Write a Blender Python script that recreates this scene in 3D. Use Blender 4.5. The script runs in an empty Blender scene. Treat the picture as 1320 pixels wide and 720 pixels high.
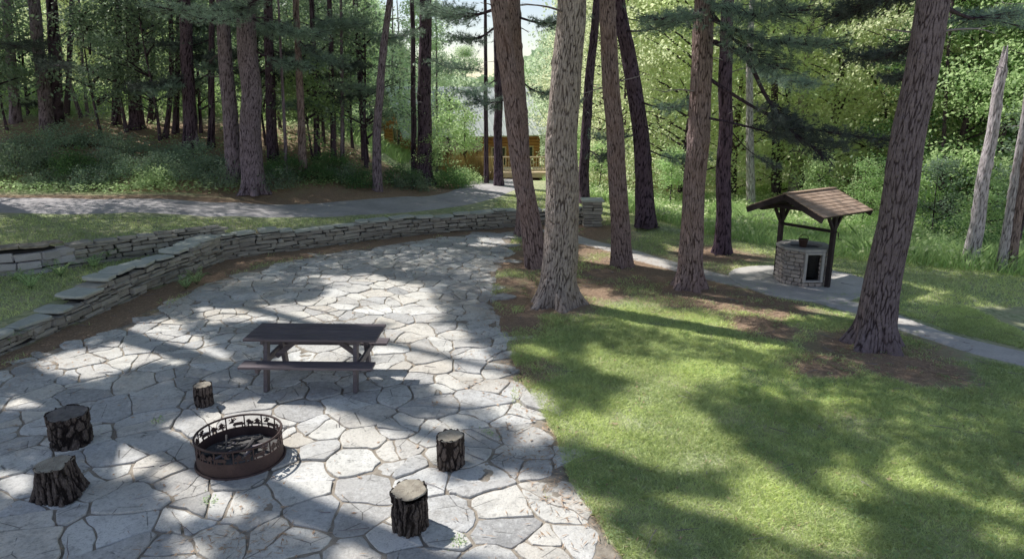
import bpy, math, random
import numpy as np
from mathutils import Vector, Matrix

random.seed(7)
rng = np.random.default_rng(11)
SC = bpy.context.scene
COL = SC.collection
R = math.radians

# ------------------------------------------------------------------ camera model (used to measure the place from the photo)
F = 885.0; CAMZ = 3.95
TH = math.atan(230.0 / F)
CF = np.array([0, math.cos(TH), -math.sin(TH)]); CU = np.array([0, math.sin(TH), math.cos(TH)])
def ray(px, py):
    return CF + (px - 660) / F * np.array([1.0, 0, 0]) + (360 - py) / F * CU
def P(px, py, z=0.0):
    d = ray(px, py); t = (z - CAMZ) / d[2]
    return np.array([0, 0, CAMZ]) + d * t
def PY(px, py, Y):
    d = ray(px, py); return np.array([0, 0, CAMZ]) + d * (Y / d[1])
def proj(p):
    q = np.asarray(p, float) - np.array([0, 0, CAMZ])
    w = q @ CF
    w = np.where(np.abs(w) < 1e-6, 1e-6, w)
    return 660 + F * q[..., 0] / w, 360 - F * (q @ CU) / w, w
def pxm(Y): return F / Y     # pixels per metre, roughly

# sun: light travels along +x, -y
SUN_EL = R(50)
HD = np.array([0.84, -0.54]); HD = HD / np.linalg.norm(HD)
LDIR = np.array([HD[0] * math.cos(SUN_EL), HD[1] * math.cos(SUN_EL), -math.sin(SUN_EL)])

# ------------------------------------------------------------------ noise
def _h(ix, iy, iz=0):
    n = (ix.astype(np.int64) * 374761393 + iy.astype(np.int64) * 668265263 + np.asarray(iz).astype(np.int64) * 2147483647 * 31 + 1013904223) & 0xffffffff
    n = ((n ^ (n >> 13)) * 1274126177) & 0xffffffff
    n = (n ^ (n >> 16)) & 0xffffffff
    return n / 4294967295.0
def vnoise(x, y, seed=0):
    x = np.asarray(x, float); y = np.asarray(y, float)
    ix = np.floor(x); iy = np.floor(y); fx = x - ix; fy = y - iy
    fx = fx * fx * (3 - 2 * fx); fy = fy * fy * (3 - 2 * fy)
    ix = ix.astype(np.int64); iy = iy.astype(np.int64)
    s = np.full(ix.shape, seed)
    a = _h(ix, iy, s); b = _h(ix + 1, iy, s); c = _h(ix, iy + 1, s); d = _h(ix + 1, iy + 1, s)
    return (a * (1 - fx) + b * fx) * (1 - fy) + (c * (1 - fx) + d * fx) * fy
def fbm(x, y, seed=0, o=4):
    v = 0; a = .5; t = 0
    for k in range(o):
        v = v + a * vnoise(np.asarray(x) * 2 ** k, np.asarray(y) * 2 ** k, seed + k); t += a; a *= .5
    return v / t
def sstep(a, b, x):
    t = np.clip((np.asarray(x, float) - a) / (b - a), 0, 1); return t * t * (3 - 2 * t)

def plates(u, z, K, fz, seed):
    x = u * K; y = z * fz; ix = np.floor(x).astype(int); iy = np.floor(y).astype(int)
    f1 = np.full(x.shape, 9.0); f2 = np.full(x.shape, 9.0)
    for i in (-1, 0, 1):
        for j in (-2, -1, 0, 1, 2):
            cx = ix + i; cy = iy + j; wx = np.mod(cx, K)
            jx = cx + _h(wx, cy, np.full(cx.shape, seed)); jy = cy + _h(wx, cy, np.full(cx.shape, seed + 9))
            d = np.hypot(x - jx, (y - jy) * .8); m = d < f1
            f2 = np.where(m, f1, np.minimum(f2, d)); f1 = np.where(m, d, f1)
    return f2 - f1

def seg_dist(x, y, poly):
    """distance and side (positive = left of travel) to a polyline"""
    dt = np.float32 if np.size(x) > 3000 else float
    x = np.asarray(x, dt); y = np.asarray(y, dt)
    best = np.full(x.shape, 1e9, dt); side = np.zeros(x.shape, dt); tt = np.zeros(x.shape, dt); acc = 0
    for (x0, y0), (x1, y1) in zip(poly[:-1], poly[1:]):
        x0, y0, x1, y1 = float(x0), float(y0), float(x1), float(y1); dx, dy = x1 - x0, y1 - y0; L2 = dx * dx + dy * dy; L = math.sqrt(L2)
        ex = x - x0; ey = y - y0; t = np.minimum(np.maximum((ex * dx + ey * dy) / L2, 0), 1)
        d = np.sqrt((ex - t * dx) ** 2 + (ey - t * dy) ** 2)
        s = np.sign(dx * (y - y0) - dy * (x - x0))
        m = d < best - 1e-9
        best = np.where(m, d, best); side = np.where(m, s, side); tt = np.where(m, acc + t * L, tt); acc += L
    return best, side, tt

def smooth_poly(pts, n=6):
    pts = [np.array(p, float) for p in pts]; out = []
    for i in range(len(pts) - 1):
        p0 = pts[max(i - 1, 0)]; p1 = pts[i]; p2 = pts[i + 1]; p3 = pts[min(i + 2, len(pts) - 1)]
        for k in range(n):
            t = k / n
            out.append(.5 * ((2 * p1) + (-p0 + p2) * t + (2 * p0 - 5 * p1 + 4 * p2 - p3) * t * t + (-p0 + 3 * p1 - 3 * p2 + p3) * t ** 3))
    out.append(pts[-1]); return out

# ------------------------------------------------------------------ plan of the place, measured from the photo
def p2(px, py, z=0.0):
    q = P(px, py, z); return (q[0], q[1])
LOWER = [(-9.6, 7.0)] + [p2(*a) for a in ((-60, 478), (0, 456), (60, 432), (120, 406), (200, 372), (290, 336))]
MAIN = [p2(290, 336)] + [p2(*a) for a in ((330, 329), (380, 323), (470, 311), (560, 301), (660, 293), (715, 289), (757, 291))]
UPPER = [(-24, 11.0), (-17, 12.3)] + [p2(*a) for a in ((0, 357, .35), (90, 345, .35), (190, 330, .35))] + [p2(290, 333)]
LOWER = [tuple(q) for q in smooth_poly(LOWER, 4)]; MAIN = [tuple(q) for q in smooth_poly(MAIN, 4)]; UPPER = [tuple(q) for q in smooth_poly(UPPER, 4)]
UPLINE = UPPER + MAIN[1:]
PEND = MAIN[-1]
PATIO_R = [p2(*a) for a in ((668, 292), (655, 318), (640, 350), (632, 385), (645, 430), (672, 490), (715, 560), (735, 620), (790, 700), (900, 860))]
ROAD = smooth_poly([(-40, 17.5), (-25, 18.6), p2(0, 272, .95), p2(200, 271, .85), p2(400, 268, .7), p2(520, 264, .6), p2(600, 256, .5), p2(632, 246, .45), (-.6, 29), (.2, 34), (.5, 39)], 6)
ROAD = [tuple(q) for q in ROAD]
PATHC = [tuple(q) for q in smooth_poly([p2(705, 296), p2(760, 312), p2(810, 326), p2(870, 343), p2(950, 362), p2(1040, 380), p2(1110, 399), p2(1200, 432), p2(1320, 464), p2(1500, 510)], 6)]
MOW = [p2(760, 268), p2(850, 290), p2(960, 312), p2(1100, 337), p2(1200, 345), p2(1320, 357), p2(1500, 372), (40, 13)]
WELL = np.array([6.52, 15.0])

def wall_top_z(x):   # level of the upper ground just behind the walls
    return np.interp(x, [-16, -10.6, -7.2, -4, 0, 3], [1.05, .92, .62, .56, .48, .40])
def terrain(x, y):
    x = np.asarray(x, float); y = np.asarray(y, float)
    d, s, _ = seg_dist(x, y, UPLINE)
    sd = d * s
    up = wall_top_z(x) - .06 + np.clip(sd, 0, 6) * .03
    fade = 1 - sstep(2.2, 6.5, x)                       # the bank dies out to the right of the wall end
    soft = sstep(1.6, 2.8, x)
    st = sstep(.12, .34, sd) * (1 - soft) + sstep(-.6, 3.5, sd) * soft
    z = up * st * fade
    d2, s2, _ = seg_dist(x, y, LOWER)
    ter = .35 * sstep(.10, .30, d2 * s2) * (y < 19)
    z = np.where((sd < .12) & (x < -6.4), np.maximum(z, ter), z)
    z = np.where((sd >= .12) & (x < -6.4), np.maximum(z, .35), z)
    hill = np.clip((y - 22.0) * .27, 0, 3.0) * (1 - sstep(-8.5, -2.5, x + np.clip(y - 28, 0, 40) * .28))
    hill = hill * sstep(22, 24, y)
    z = z + hill
    z = z - 1.2 * sstep(29, 40, y) * sstep(-7, -3.5, x) * (1 - sstep(8, 14, x))
    # right of the mown edge the ground falls slightly
    dm, sm, _ = seg_dist(x, y, MOW)
    z = z - np.where((sm > 0) & (x > 2.5), np.clip(dm, 0, 12) * .05, 0)
    z = z + (fbm(x * .35, y * .35, 3, 3) - .5) * .10 * sstep(.2, 2.5, np.abs(sd)) * np.where(in_patio(x, y), 0, 1)
    return z
def in_patio(x, y):
    """inside the flagstone area"""
    d, s, _ = seg_dist(x, y, PATIO_L); d2, s2, _ = seg_dist(x, y, PATIO_R)
    return (s < 0) & (s2 < 0) & (y > 2.0) & (y < 22.5)
PATIO_L = [tuple(q) for q in smooth_poly([(-9.2, 4.5), p2(-80, 512), p2(0, 474), p2(60, 452), p2(140, 425), p2(215, 395), p2(262, 368), p2(330, 346), p2(420, 328), p2(500, 316), p2(590, 303), p2(680, 297)], 4)]
def tz(x, y): return float(terrain(np.array([x]), np.array([y]))[0])
def Pg(px, py):
    """where the ray through a photo pixel meets the terrain"""
    d = ray(px, py); t = np.arange(4, 90, .05)
    q = np.array([0, 0, CAMZ]) + d[None] * t[:, None]
    h = terrain(q[:, 0], q[:, 1]); k = np.argmax(q[:, 2] < h)
    if not (q[:, 2] < h).any(): k = len(t) - 1
    return q[k]

# ------------------------------------------------------------------ mesh helpers
def link(o, parent=None):
    COL.objects.link(o)
    if parent is not None: o.parent = parent
    return o
def mesh_np(name, V, Fq, mat=None, attr=None, smooth=False, attrs=None):
    """fast mesh from arrays; Fq is (n,k) with equal face sizes or list of arrays"""
    me = bpy.data.meshes.new(name)
    V = np.asarray(V, np.float32)
    if isinstance(Fq, list):
        loops = np.concatenate([np.asarray(f).ravel() for f in Fq]).astype(np.int32)
        sizes = np.concatenate([np.full(len(f), np.asarray(f).shape[1]) if np.asarray(f).ndim == 2 else [len(f)] for f in Fq]).astype(np.int32)
    else:
        Fq = np.asarray(Fq); loops = Fq.ravel().astype(np.int32); sizes = np.full(len(Fq), Fq.shape[1], np.int32)
    me.vertices.add(len(V)); me.vertices.foreach_set('co', V.ravel())
    me.loops.add(len(loops)); me.loops.foreach_set('vertex_index', loops)
    me.polygons.add(len(sizes))
    st = np.concatenate([[0], np.cumsum(sizes)[:-1]]).astype(np.int32)
    me.polygons.foreach_set('loop_start', st)
    try: me.polygons.foreach_set('loop_total', sizes)
    except Exception: pass
    if smooth: me.polygons.foreach_set('use_smooth', np.ones(len(sizes), bool))
    A = dict(attrs or {})
    if attr is not None: A['v'] = attr
    for k, a in A.items():
        at = me.attributes.new(k, 'FLOAT', 'POINT'); at.data.foreach_set('value', np.asarray(a, np.float32))
    me.update(calc_edges=True); me.validate()
    if mat: me.materials.append(mat)
    return me
def obj_np(name, V, Fq, mat=None, parent=None, loc=None, **k):
    o = bpy.data.objects.new(name, mesh_np(name, V, Fq, mat, **k)); link(o, parent)
    if loc is not None: o.location = loc
    return o
class MB:
    def __init__(s): s.v = []; s.f = []; s.a = []
    def add(s, V, Fs, a=.5):
        b = len(s.v); s.v += [tuple(map(float, q)) for q in V]; s.f += [tuple(i + b for i in f) for f in Fs]; s.a += ([a] * len(V) if np.isscalar(a) else list(a)); return s
    def box(s, c, d, rot=None, a=.5, bev=0.0, jit=0.0):
        """box centred at c with full sizes d, chamfered on all its edges"""
        hx, hy, hz = d[0] / 2, d[1] / 2, d[2] / 2; b = min(bev, hx * .6, hy * .6, hz * .6)
        if b <= 0:
            V = [(x * hx, y * hy, z * hz) for x in (-1, 1) for y in (-1, 1) for z in (-1, 1)]
            Fs = [(0, 1, 3, 2), (4, 6, 7, 5), (0, 4, 5, 1), (2, 3, 7, 6), (0, 2, 6, 4), (1, 5, 7, 3)]
        else:
            V = []; idx = {}
            for sx in (-1, 1):
                for sy in (-1, 1):
                    for sz in (-1, 1):
                        for ax in range(3):
                            p = [sx * (hx - b), sy * (hy - b), sz * (hz - b)]
                            p[ax] = (sx * hx, sy * hy, sz * hz)[ax]
                            idx[(sx, sy, sz, ax)] = len(V); V.append(tuple(p))
            I = idx; Fs = []
            for sg in (-1, 1):
                q = [I[(sg, a_, b_, 0)] for a_, b_ in ((-1, -1), (1, -1), (1, 1), (-1, 1))]; Fs.append(q if sg > 0 else q[::-1])
                q = [I[(a_, sg, b_, 1)] for a_, b_ in ((-1, -1), (1, -1), (1, 1), (-1, 1))]; Fs.append(q[::-1] if sg > 0 else q)
                q = [I[(a_, b_, sg, 2)] for a_, b_ in ((-1, -1), (1, -1), (1, 1), (-1, 1))]; Fs.append(q if sg > 0 else q[::-1])
            for a_ in (-1, 1):
                for b_ in (-1, 1):
                    q = [I[(a_, b_, -1, 0)], I[(a_, b_, 1, 0)], I[(a_, b_, 1, 1)], I[(a_, b_, -1, 1)]]; Fs.append(q if a_ * b_ < 0 else q[::-1])
                    q = [I[(a_, -1, b_, 0)], I[(a_, 1, b_, 0)], I[(a_, 1, b_, 2)], I[(a_, -1, b_, 2)]]; Fs.append(q if a_ * b_ > 0 else q[::-1])
                    q = [I[(-1, a_, b_, 1)], I[(1, a_, b_, 1)], I[(1, a_, b_, 2)], I[(-1, a_, b_, 2)]]; Fs.append(q if a_ * b_ < 0 else q[::-1])
                    for c_ in (-1, 1):
                        q = [I[(a_, b_, c_, 0)], I[(a_, b_, c_, 1)], I[(a_, b_, c_, 2)]]; Fs.append(q if a_ * b_ * c_ > 0 else q[::-1])
        V = [Vector(p) for p in V]
        if jit: V = [p + Vector((random.uniform(-jit, jit), random.uniform(-jit, jit), random.uniform(-jit, jit) * .5)) for p in V]
        if rot is not None: V = [rot @ p for p in V]
        c = Vector(c)
        return s.add([p + c for p in V], Fs, a)
    def beam(s, p, q, w, h, a=.5, bev=.004, up=(0, 0, 1)):
        p = Vector(p); q = Vector(q); d = q - p; L = d.length; x = d.normalized(); u = Vector(up)
        if abs(x.dot(u)) > .98: u = Vector((0, 1, 0))
        y = u.cross(x).normalized(); z = x.cross(y)
        M = Matrix((x, y, z)).transposed()
        return s.box((p + q) / 2, (L, w, h), rot=M, a=a, bev=bev)
    def tube(s, pts, rad, n=8, a=.5, cap=True):
        pts = [Vector(p) for p in pts]; m = len(pts)
        if not hasattr(rad, '__len__'): rad = [rad] * m
        V = []; ref = Vector((0, 0, 1))
        t0 = (pts[1] - pts[0]).normalized()
        if abs(t0.dot(ref)) > .9: ref = Vector((0, 1, 0))
        for i, p in enumerate(pts):
            t = (pts[min(i + 1, m - 1)] - pts[max(i - 1, 0)]).normalized()
            u = (ref - t * ref.dot(t)).normalized(); w = t.cross(u); ref = u
            for k in range(n):
                g = 2 * math.pi * k / n; V.append(p + (u * math.cos(g) + w * math.sin(g)) * rad[i])
        Fs = [(i * n + k, i * n + (k + 1) % n, (i + 1) * n + (k + 1) % n, (i + 1) * n + k) for i in range(m - 1) for k in range(n)]
        if cap: Fs += [tuple(range(n))[::-1], tuple((m - 1) * n + k for k in range(n))]
        return s.add(V, Fs, a)
    def build(s, name, mat, parent=None, loc=None, smooth=False, rotz=0):
        me = bpy.data.meshes.new(name); me.from_pydata(s.v, [], s.f); me.update()
        at = me.attributes.new('v', 'FLOAT', 'POINT'); at.data.foreach_set('value', np.array(s.a, np.float32))
        if smooth: me.polygons.foreach_set('use_smooth', np.ones(len(me.polygons), bool))
        me.materials.append(mat)
        o = bpy.data.objects.new(name, me); link(o, parent)
        if loc is not None: o.location = loc
        if rotz: o.rotation_euler.z = rotz
        return o
def tag(o, label=None, cat=None, group=None, kind=None):
    if label:
        n = len(label.split())
        if not 4 <= n <= 16: print('LABEL', n, label)
        o['label'] = label
    if cat: o['category'] = cat
    if group: o['group'] = group
    if kind: o['kind'] = kind
    return o
def empty(name, loc, rz=0):
    o = bpy.data.objects.new(name, None); o.empty_display_size = .2; link(o); o.location = loc; o.rotation_euler = (0, 0, rz); return o
def copy_tree(o, parent=None):
    c = o.copy(); COL.objects.link(c); c.parent = parent
    for ch in list(o.children): copy_tree(ch, c)
    return c

# ------------------------------------------------------------------ materials
def mat_base(name):
    m = bpy.data.materials.new(name); m.use_nodes = True; nt = m.node_tree; nt.nodes.clear()
    out = nt.nodes.new('ShaderNodeOutputMaterial'); b = nt.nodes.new('ShaderNodeBsdfPrincipled')
    nt.links.new(b.outputs[0], out.inputs[0]); b.inputs['Roughness'].default_value = .85
    b.inputs['Specular IOR Level'].default_value = .25
    return m, nt, b, out
class N:
    """tiny node-graph helper"""
    def __init__(s, nt): s.nt = nt
    def n(s, t, **k):
        x = s.nt.nodes.new(t)
        for a, b in k.items(): setattr(x, a, b)
        return x
    def set(s, node, i, v):
        if hasattr(v, 'is_output') or isinstance(v, bpy.types.NodeSocket): s.nt.links.new(v, node.inputs[i])
        else: node.inputs[i].default_value = v
    def coord(s, which='Object', scale=None, rot=None):
        c = s.n('ShaderNodeTexCoord').outputs[which]
        if scale is None: return c
        m = s.n('ShaderNodeMapping'); s.set(m, 'Vector', c); m.inputs['Scale'].default_value = scale
        if rot: m.inputs['Rotation'].default_value = rot
        return m.outputs[0]
    def noise(s, vec, scale, detail=4, rough=.55, dist=0):
        x = s.n('ShaderNodeTexNoise'); s.set(x, 'Vector', vec); s.set(x, 'Scale', scale); s.set(x, 'Detail', detail); s.set(x, 'Roughness', rough); s.set(x, 'Distortion', dist)
        return x.outputs['Fac']
    def vor(s, vec, scale, feature='F1', out='Distance', rnd=1):
        x = s.n('ShaderNodeTexVoronoi', feature=feature); s.set(x, 'Vector', vec); s.set(x, 'Scale', scale); s.set(x, 'Randomness', rnd); return x.outputs[out]
    def ramp(s, fac, stops):
        x = s.n('ShaderNodeValToRGB'); s.set(x, 'Fac', fac); e = x.color_ramp.elements
        while len(e) < len(stops): e.new(.5)
        for i, (p, c) in enumerate(stops): e[i].position = p; e[i].color = (*c, 1) if len(c) == 3 else c
        return x.outputs[0]
    def mix(s, fac, a, b, mode='MIX'):
        x = s.n('ShaderNodeMix', data_type='RGBA', blend_type=mode); s.set(x, 0, fac)
        for i, v in ((6, a), (7, b)):
            s.set(x, i, (*v, 1) if isinstance(v, tuple) and len(v) == 3 else v)
        return x.outputs[2]
    def math(s, op, a, b=0.0, clamp=False):
        x = s.n('ShaderNodeMath', operation=op, use_clamp=clamp); s.set(x, 0, a); s.set(x, 1, b); return x.outputs[0]
    def rng(s, v, a, b, c=0.0, d=1.0):
        x = s.n('ShaderNodeMapRange'); s.set(x, 0, v); s.set(x, 1, a); s.set(x, 2, b); s.set(x, 3, c); s.set(x, 4, d); return x.outputs[0]
    def attr(s, name, out='Fac'):
        x = s.n('ShaderNodeAttribute', attribute_name=name); return x.outputs[out]
    def bump(s, h, strength=.4, dist=.02):
        x = s.n('ShaderNodeBump'); s.set(x, 'Height', h); s.set(x, 'Strength', strength); s.set(x, 'Distance', dist); return x.outputs[0]
    def rand(s): return s.n('ShaderNodeObjectInfo').outputs['Random']

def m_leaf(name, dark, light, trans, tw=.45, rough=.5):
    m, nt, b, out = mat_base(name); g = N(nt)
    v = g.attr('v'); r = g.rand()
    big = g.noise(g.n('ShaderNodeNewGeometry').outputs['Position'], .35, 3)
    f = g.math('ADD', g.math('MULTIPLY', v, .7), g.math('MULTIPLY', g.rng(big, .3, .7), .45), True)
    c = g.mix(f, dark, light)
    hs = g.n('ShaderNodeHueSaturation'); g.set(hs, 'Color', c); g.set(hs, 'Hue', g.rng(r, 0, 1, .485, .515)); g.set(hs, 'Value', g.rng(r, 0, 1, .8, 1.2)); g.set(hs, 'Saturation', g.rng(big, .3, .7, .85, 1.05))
    g.set(b, 'Base Color', hs.outputs[0]); b.inputs['Roughness'].default_value = rough
    t = nt.nodes.new('ShaderNodeBsdfTranslucent')
    tc = g.mix(f, tuple(q * .6 for q in trans), trans); g.set(t, 'Color', tc)
    ms = nt.nodes.new('ShaderNodeMixShader'); ms.inputs[0].default_value = tw
    nt.links.new(b.outputs[0], ms.inputs[1]); nt.links.new(t.outputs[0], ms.inputs[2]); nt.links.new(ms.outputs[0], out.inputs[0])
    return m
def m_bark(name, dark, light, warm, bump=.6, sc=1.0):
    """bark: attribute v is the modelled plate height, fine fissures come on top"""
    m, nt, b, out = mat_base(name); g = N(nt)
    co = g.coord('Object', (18 * sc, 18 * sc, 7 * sc)); v = g.attr('v')
    vo = g.vor(co, 1.1, 'DISTANCE_TO_EDGE'); n1 = g.noise(co, 1.6, 6, .65, .6); n2 = g.noise(g.coord('Object'), 1.4, 3); n3 = g.noise(g.coord('Object'), 55, 4, .7)
    h = g.math('ADD', g.math('MULTIPLY', g.rng(vo, 0, .28), .5), g.math('MULTIPLY', n1, .6))
    f = g.math('MULTIPLY', g.math('ADD', g.math('MULTIPLY', v, .62), g.math('MULTIPLY', h, .42)), g.rng(n3, .25, .75, .72, 1.18), True)
    c = g.ramp(f, [(.12, tuple(q * .45 for q in dark)), (.38, dark), (.72, light), (.95, tuple(min(1, q * 1.35) for q in light))])
    c = g.mix(g.rng(n2, .45, .75, 0, .65), c, g.mix(.85, c, warm))
    g.set(b, 'Base Color', c); b.inputs['Roughness'].default_value = .95; b.inputs['Specular IOR Level'].default_value = .1
    g.set(b, 'Normal', g.bump(g.math('ADD', h, g.math('MULTIPLY', n3, .3)), bump, .03))
    return m
def m_simple(name, a, bcol, scale=6, bump=.2, rough=.85, detail=5, spec=.25, metal=0, stretch=None, attr_amt=.35):
    m, nt, b, out = mat_base(name); g = N(nt)
    co = g.coord('Object', stretch) if stretch else g.coord('Object')
    n = g.noise(co, scale, detail, .6); n2 = g.noise(co, scale * 9, 3, .6)
    f = g.math('ADD', g.math('MULTIPLY', g.rng(n, .28, .72), 1 - attr_amt), g.math('MULTIPLY', g.attr('v'), attr_amt), True)
    c = g.mix(f, a, bcol); c = g.mix(.35, c, g.mix(n2, tuple(q * .5 for q in a), tuple(min(1, q * 1.25) for q in bcol)))
    g.set(b, 'Base Color', c); b.inputs['Roughness'].default_value = rough; b.inputs['Specular IOR Level'].default_value = spec; b.inputs['Metallic'].default_value = metal
    g.set(b, 'Normal', g.bump(g.math('ADD', n, g.math('MULTIPLY', n2, .4)), bump, .02))
    return m

def m_flag():
    m, nt, b, out = mat_base('flagstone'); g = N(nt); co = g.coord('Object'); v = g.attr('v')
    n1 = g.noise(co, 2.2, 6, .65, .3); n2 = g.noise(co, 14, 6, .7); n3 = g.noise(co, 70, 3, .6); n4 = g.noise(co, .5, 3)
    c = g.ramp(v, [(0, (.36, .35, .35)), (.15, (.60, .57, .54)), (.4, (.82, .79, .73)), (.65, (.72, .65, .56)), (.8, (.50, .49, .49)), (1, (.93, .90, .85))])
    c = g.mix(g.rng(n1, .46, .68, 0, .62), c, (.33, .31, .29)); c = g.mix(g.rng(n2, .5, .8, 0, .6), c, (.92, .91, .88)); c = g.mix(g.rng(n2, .47, .28, 0, .75), c, (.20, .18, .165)); n5 = g.noise(co, 38, 4, .75); c = g.mix(g.rng(n5, .46, .30, 0, .6), c, (.16, .15, .14)); c = g.mix(g.rng(n5, .56, .72, 0, .5), c, (.95, .92, .87))
    c = g.mix(g.math('MULTIPLY', g.rng(n4, .45, .7, 0, .6), g.rng(n2, .3, .6)), c, (.34, .28, .21))       # dirt and needles trodden in
    c = g.mix(g.rng(n3, .3, .7, 0, .25), c, (.7, .7, .66))
    crk = g.vor(g.mix(.12, co, g.n('ShaderNodeTexNoise').outputs['Color']), 1.7, 'DISTANCE_TO_EDGE')
    cf = g.math('MULTIPLY', g.rng(crk, .0, .012, 1, 0), g.rng(n1, .5, .55), True)
    c = g.mix(g.math('MULTIPLY', cf, .8), c, (.05, .045, .04))
    g.set(b, 'Base Color', c); b.inputs['Roughness'].default_value = .8
    g.set(b, 'Normal', g.bump(g.math('ADD', g.math('ADD', n1, g.math('MULTIPLY', n2, .6)), g.math('MULTIPLY', n3, .25)), .7, .03))
    return m
def m_ground():
    m, nt, b, out = mat_base('ground'); g = N(nt); co = g.coord('Object')
    n1 = g.noise(co, .9, 4); n2 = g.noise(co, 9, 5, .7); n3 = g.noise(co, 60, 3, .7)
    grass = g.mix(g.rng(n2, .3, .7), (.15, .20, .085), (.66, .70, .42)); grass = g.mix(g.rng(n1, .4, .7, 0, .6), grass, (.66, .60, .40))
    dirt = g.mix(g.rng(n3, .3, .7), (.22, .14, .10), (.68, .48, .34)); dirt = g.mix(g.rng(n2, .35, .7, 0, .6), dirt, (.24, .19, .14))
    d = g.math('ADD', g.attr('dirt'), g.rng(g.math('ADD', g.math('MULTIPLY', n2, .6), g.math('MULTIPLY', n1, .4)), .3, .7, -.40, .50), True)
    d = g.rng(d, .15, .85)
    g.set(b, 'Base Color', g.mix(d, grass, dirt)); b.inputs['Roughness'].default_value = 1; b.inputs['Specular IOR Level'].default_value = .05
    g.set(b, 'Normal', g.bump(g.math('ADD', n2, n3), .7, .04)); return m

M = {}
M['flag'] = m_flag(); M['ground'] = m_ground()
M['joint'] = m_simple('joint_dirt', (.15, .125, .10), (.52, .45, .37), 9, .8, 1, attr_amt=0)
M['road'] = m_simple('road_gravel', (.34, .315, .32), (.60, .56, .56), 1.2, .5, .95, attr_amt=0)
M['path'] = m_simple('path_stone', (.42, .38, .35), (.74, .70, .65), 3, .4, .9)
M['wallstone'] = m_simple('wall_stone', (.16, .14, .13), (.62, .575, .50), 7, .8, .95, attr_amt=.6)
M['capstone'] = m_simple('cap_stone', (.34, .35, .31), (.68, .69, .62), 5, .6, .9, attr_amt=.5)
M['block'] = m_simple('block_stone', (.38, .36, .38), (.66, .62, .62), 5, .5, .9, attr_amt=.6)
M['darkcore'] = m_simple('wall_core', (.02, .018, .018), (.05, .045, .045), 5, .3, 1)  # near-black colour stands in for shade deep in recesses
M['bark_big'] = m_bark('bark_grey', (.115, .088, .08), (.36, .30, .275), (.28, .21, .175), .6)
M['bark_red'] = m_bark('bark_red', (.095, .064, .062), (.29, .215, .21), (.28, .175, .145), .6)
M['bark_purple'] = m_bark('bark_purple', (.08, .058, .072), (.26, .205, .245), (.19, .14, .145), .6)  # purple cast of the shaded wood put into the bark colour
M['bark_dark'] = m_bark('bark_dark', (.03, .02, .03), (.13, .09, .12), (.09, .06, .07), .6)
M['bark_brown'] = m_bark('bark_brown', (.07, .05, .056), (.205, .16, .175), (.15, .11, .11), .6)
M['leaf_haze'] = m_leaf('leaf_haze', (.42, .56, .36), (.74, .86, .60), (.86, .97, .68), .55)  # distance haze painted into the leaf colour
M['bark_log'] = m_bark('bark_log', (.035, .027, .026), (.17, .135, .12), (.13, .10, .08), .8, 2.2)
M['bark_pale'] = m_bark('bark_pale', (.20, .17, .18), (.54, .48, .51), (.38, .32, .31), .4, .6)
M['leaf'] = m_leaf('leaf_green', (.20, .33, .13), (.50, .66, .33), (.76, .96, .48), .55)
M['leaf_lime'] = m_leaf('leaf_lime', (.50, .66, .30), (.78, .90, .52), (.97, 1.0, .66), .6)
M['leaf_deep'] = m_leaf('leaf_deep', (.05, .11, .05), (.17, .30, .13), (.30, .52, .18), .4)
M['leaf_shade'] = m_leaf('leaf_grey_green', (.12, .18, .13), (.36, .46, .34), (.40, .54, .30), .35)
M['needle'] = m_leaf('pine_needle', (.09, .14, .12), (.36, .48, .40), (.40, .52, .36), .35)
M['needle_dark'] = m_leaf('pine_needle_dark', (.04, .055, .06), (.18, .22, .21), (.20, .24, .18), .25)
M['grass'] = m_leaf('grass_blade', (.12, .24, .045), (.90, .98, .46), (.94, 1.0, .45), .35)
M['tallgrass'] = m_leaf('tall_grass', (.22, .36, .13), (.56, .72, .34), (.72, .92, .42), .45)
M['litter'] = m_simple('leaf_litter', (.24, .15, .10), (.76, .54, .37), 3, .2, .9, attr_amt=.8)
M['tablewood'] = m_simple('table_wood', (.055, .043, .048), (.225, .185, .20), 3, .25, .55, stretch=(.8, 9, 9), spec=.35, attr_amt=.35)
M['rust'] = m_simple('rusty_steel', (.030, .018, .017), (.115, .068, .06), 6, .4, .7, spec=.4, attr_amt=.2)
M['char'] = m_simple('charred_wood', (.012, .011, .011), (.12, .11, .11), 12, .6, .9, attr_amt=.6)
M['ash'] = m_simple('ash', (.02, .018, .018), (.22, .21, .205), 16, .6, 1, attr_amt=.3)
M['postwood'] = m_simple('post_wood', (.018, .013, .015), (.065, .048, .05), 8, .3, .8)
M['shingle'] = m_simple('shingle', (.24, .155, .11), (.62, .45, .34), 3, .4, .9, attr_amt=.75)
M['mortar'] = m_simple('mortar', (.13, .12, .115), (.26, .25, .24), 12, .4, 1)
M['wellstone'] = m_simple('well_stone', (.22, .18, .16), (.60, .52, .48), 9, .7, .95, attr_amt=.6)
M['whitestone'] = m_simple('rim_stone', (.30, .28, .27), (.52, .49, .47), 9, .3, .8)
M['logorange'] = m_simple('log_wall', (.36, .16, .07), (.66, .34, .15), 2, .3, .8, attr_amt=.4)
M['metalroof'] = m_simple('roof_metal', (.72, .73, .74), (.86, .87, .88), 1.2, .1, .6, attr_amt=.3)
M['deckwood'] = m_simple('deck_wood', (.46, .34, .21), (.78, .63, .43), 4, .2, .8)
M['darkred'] = m_simple('dark_red_wood', (.06, .02, .018), (.17, .06, .05), 3, .2, .8)
M['deadtwig'] = m_simple('dead_twig', (.16, .13, .14), (.42, .37, .38), 6, .3, .9)
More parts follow.
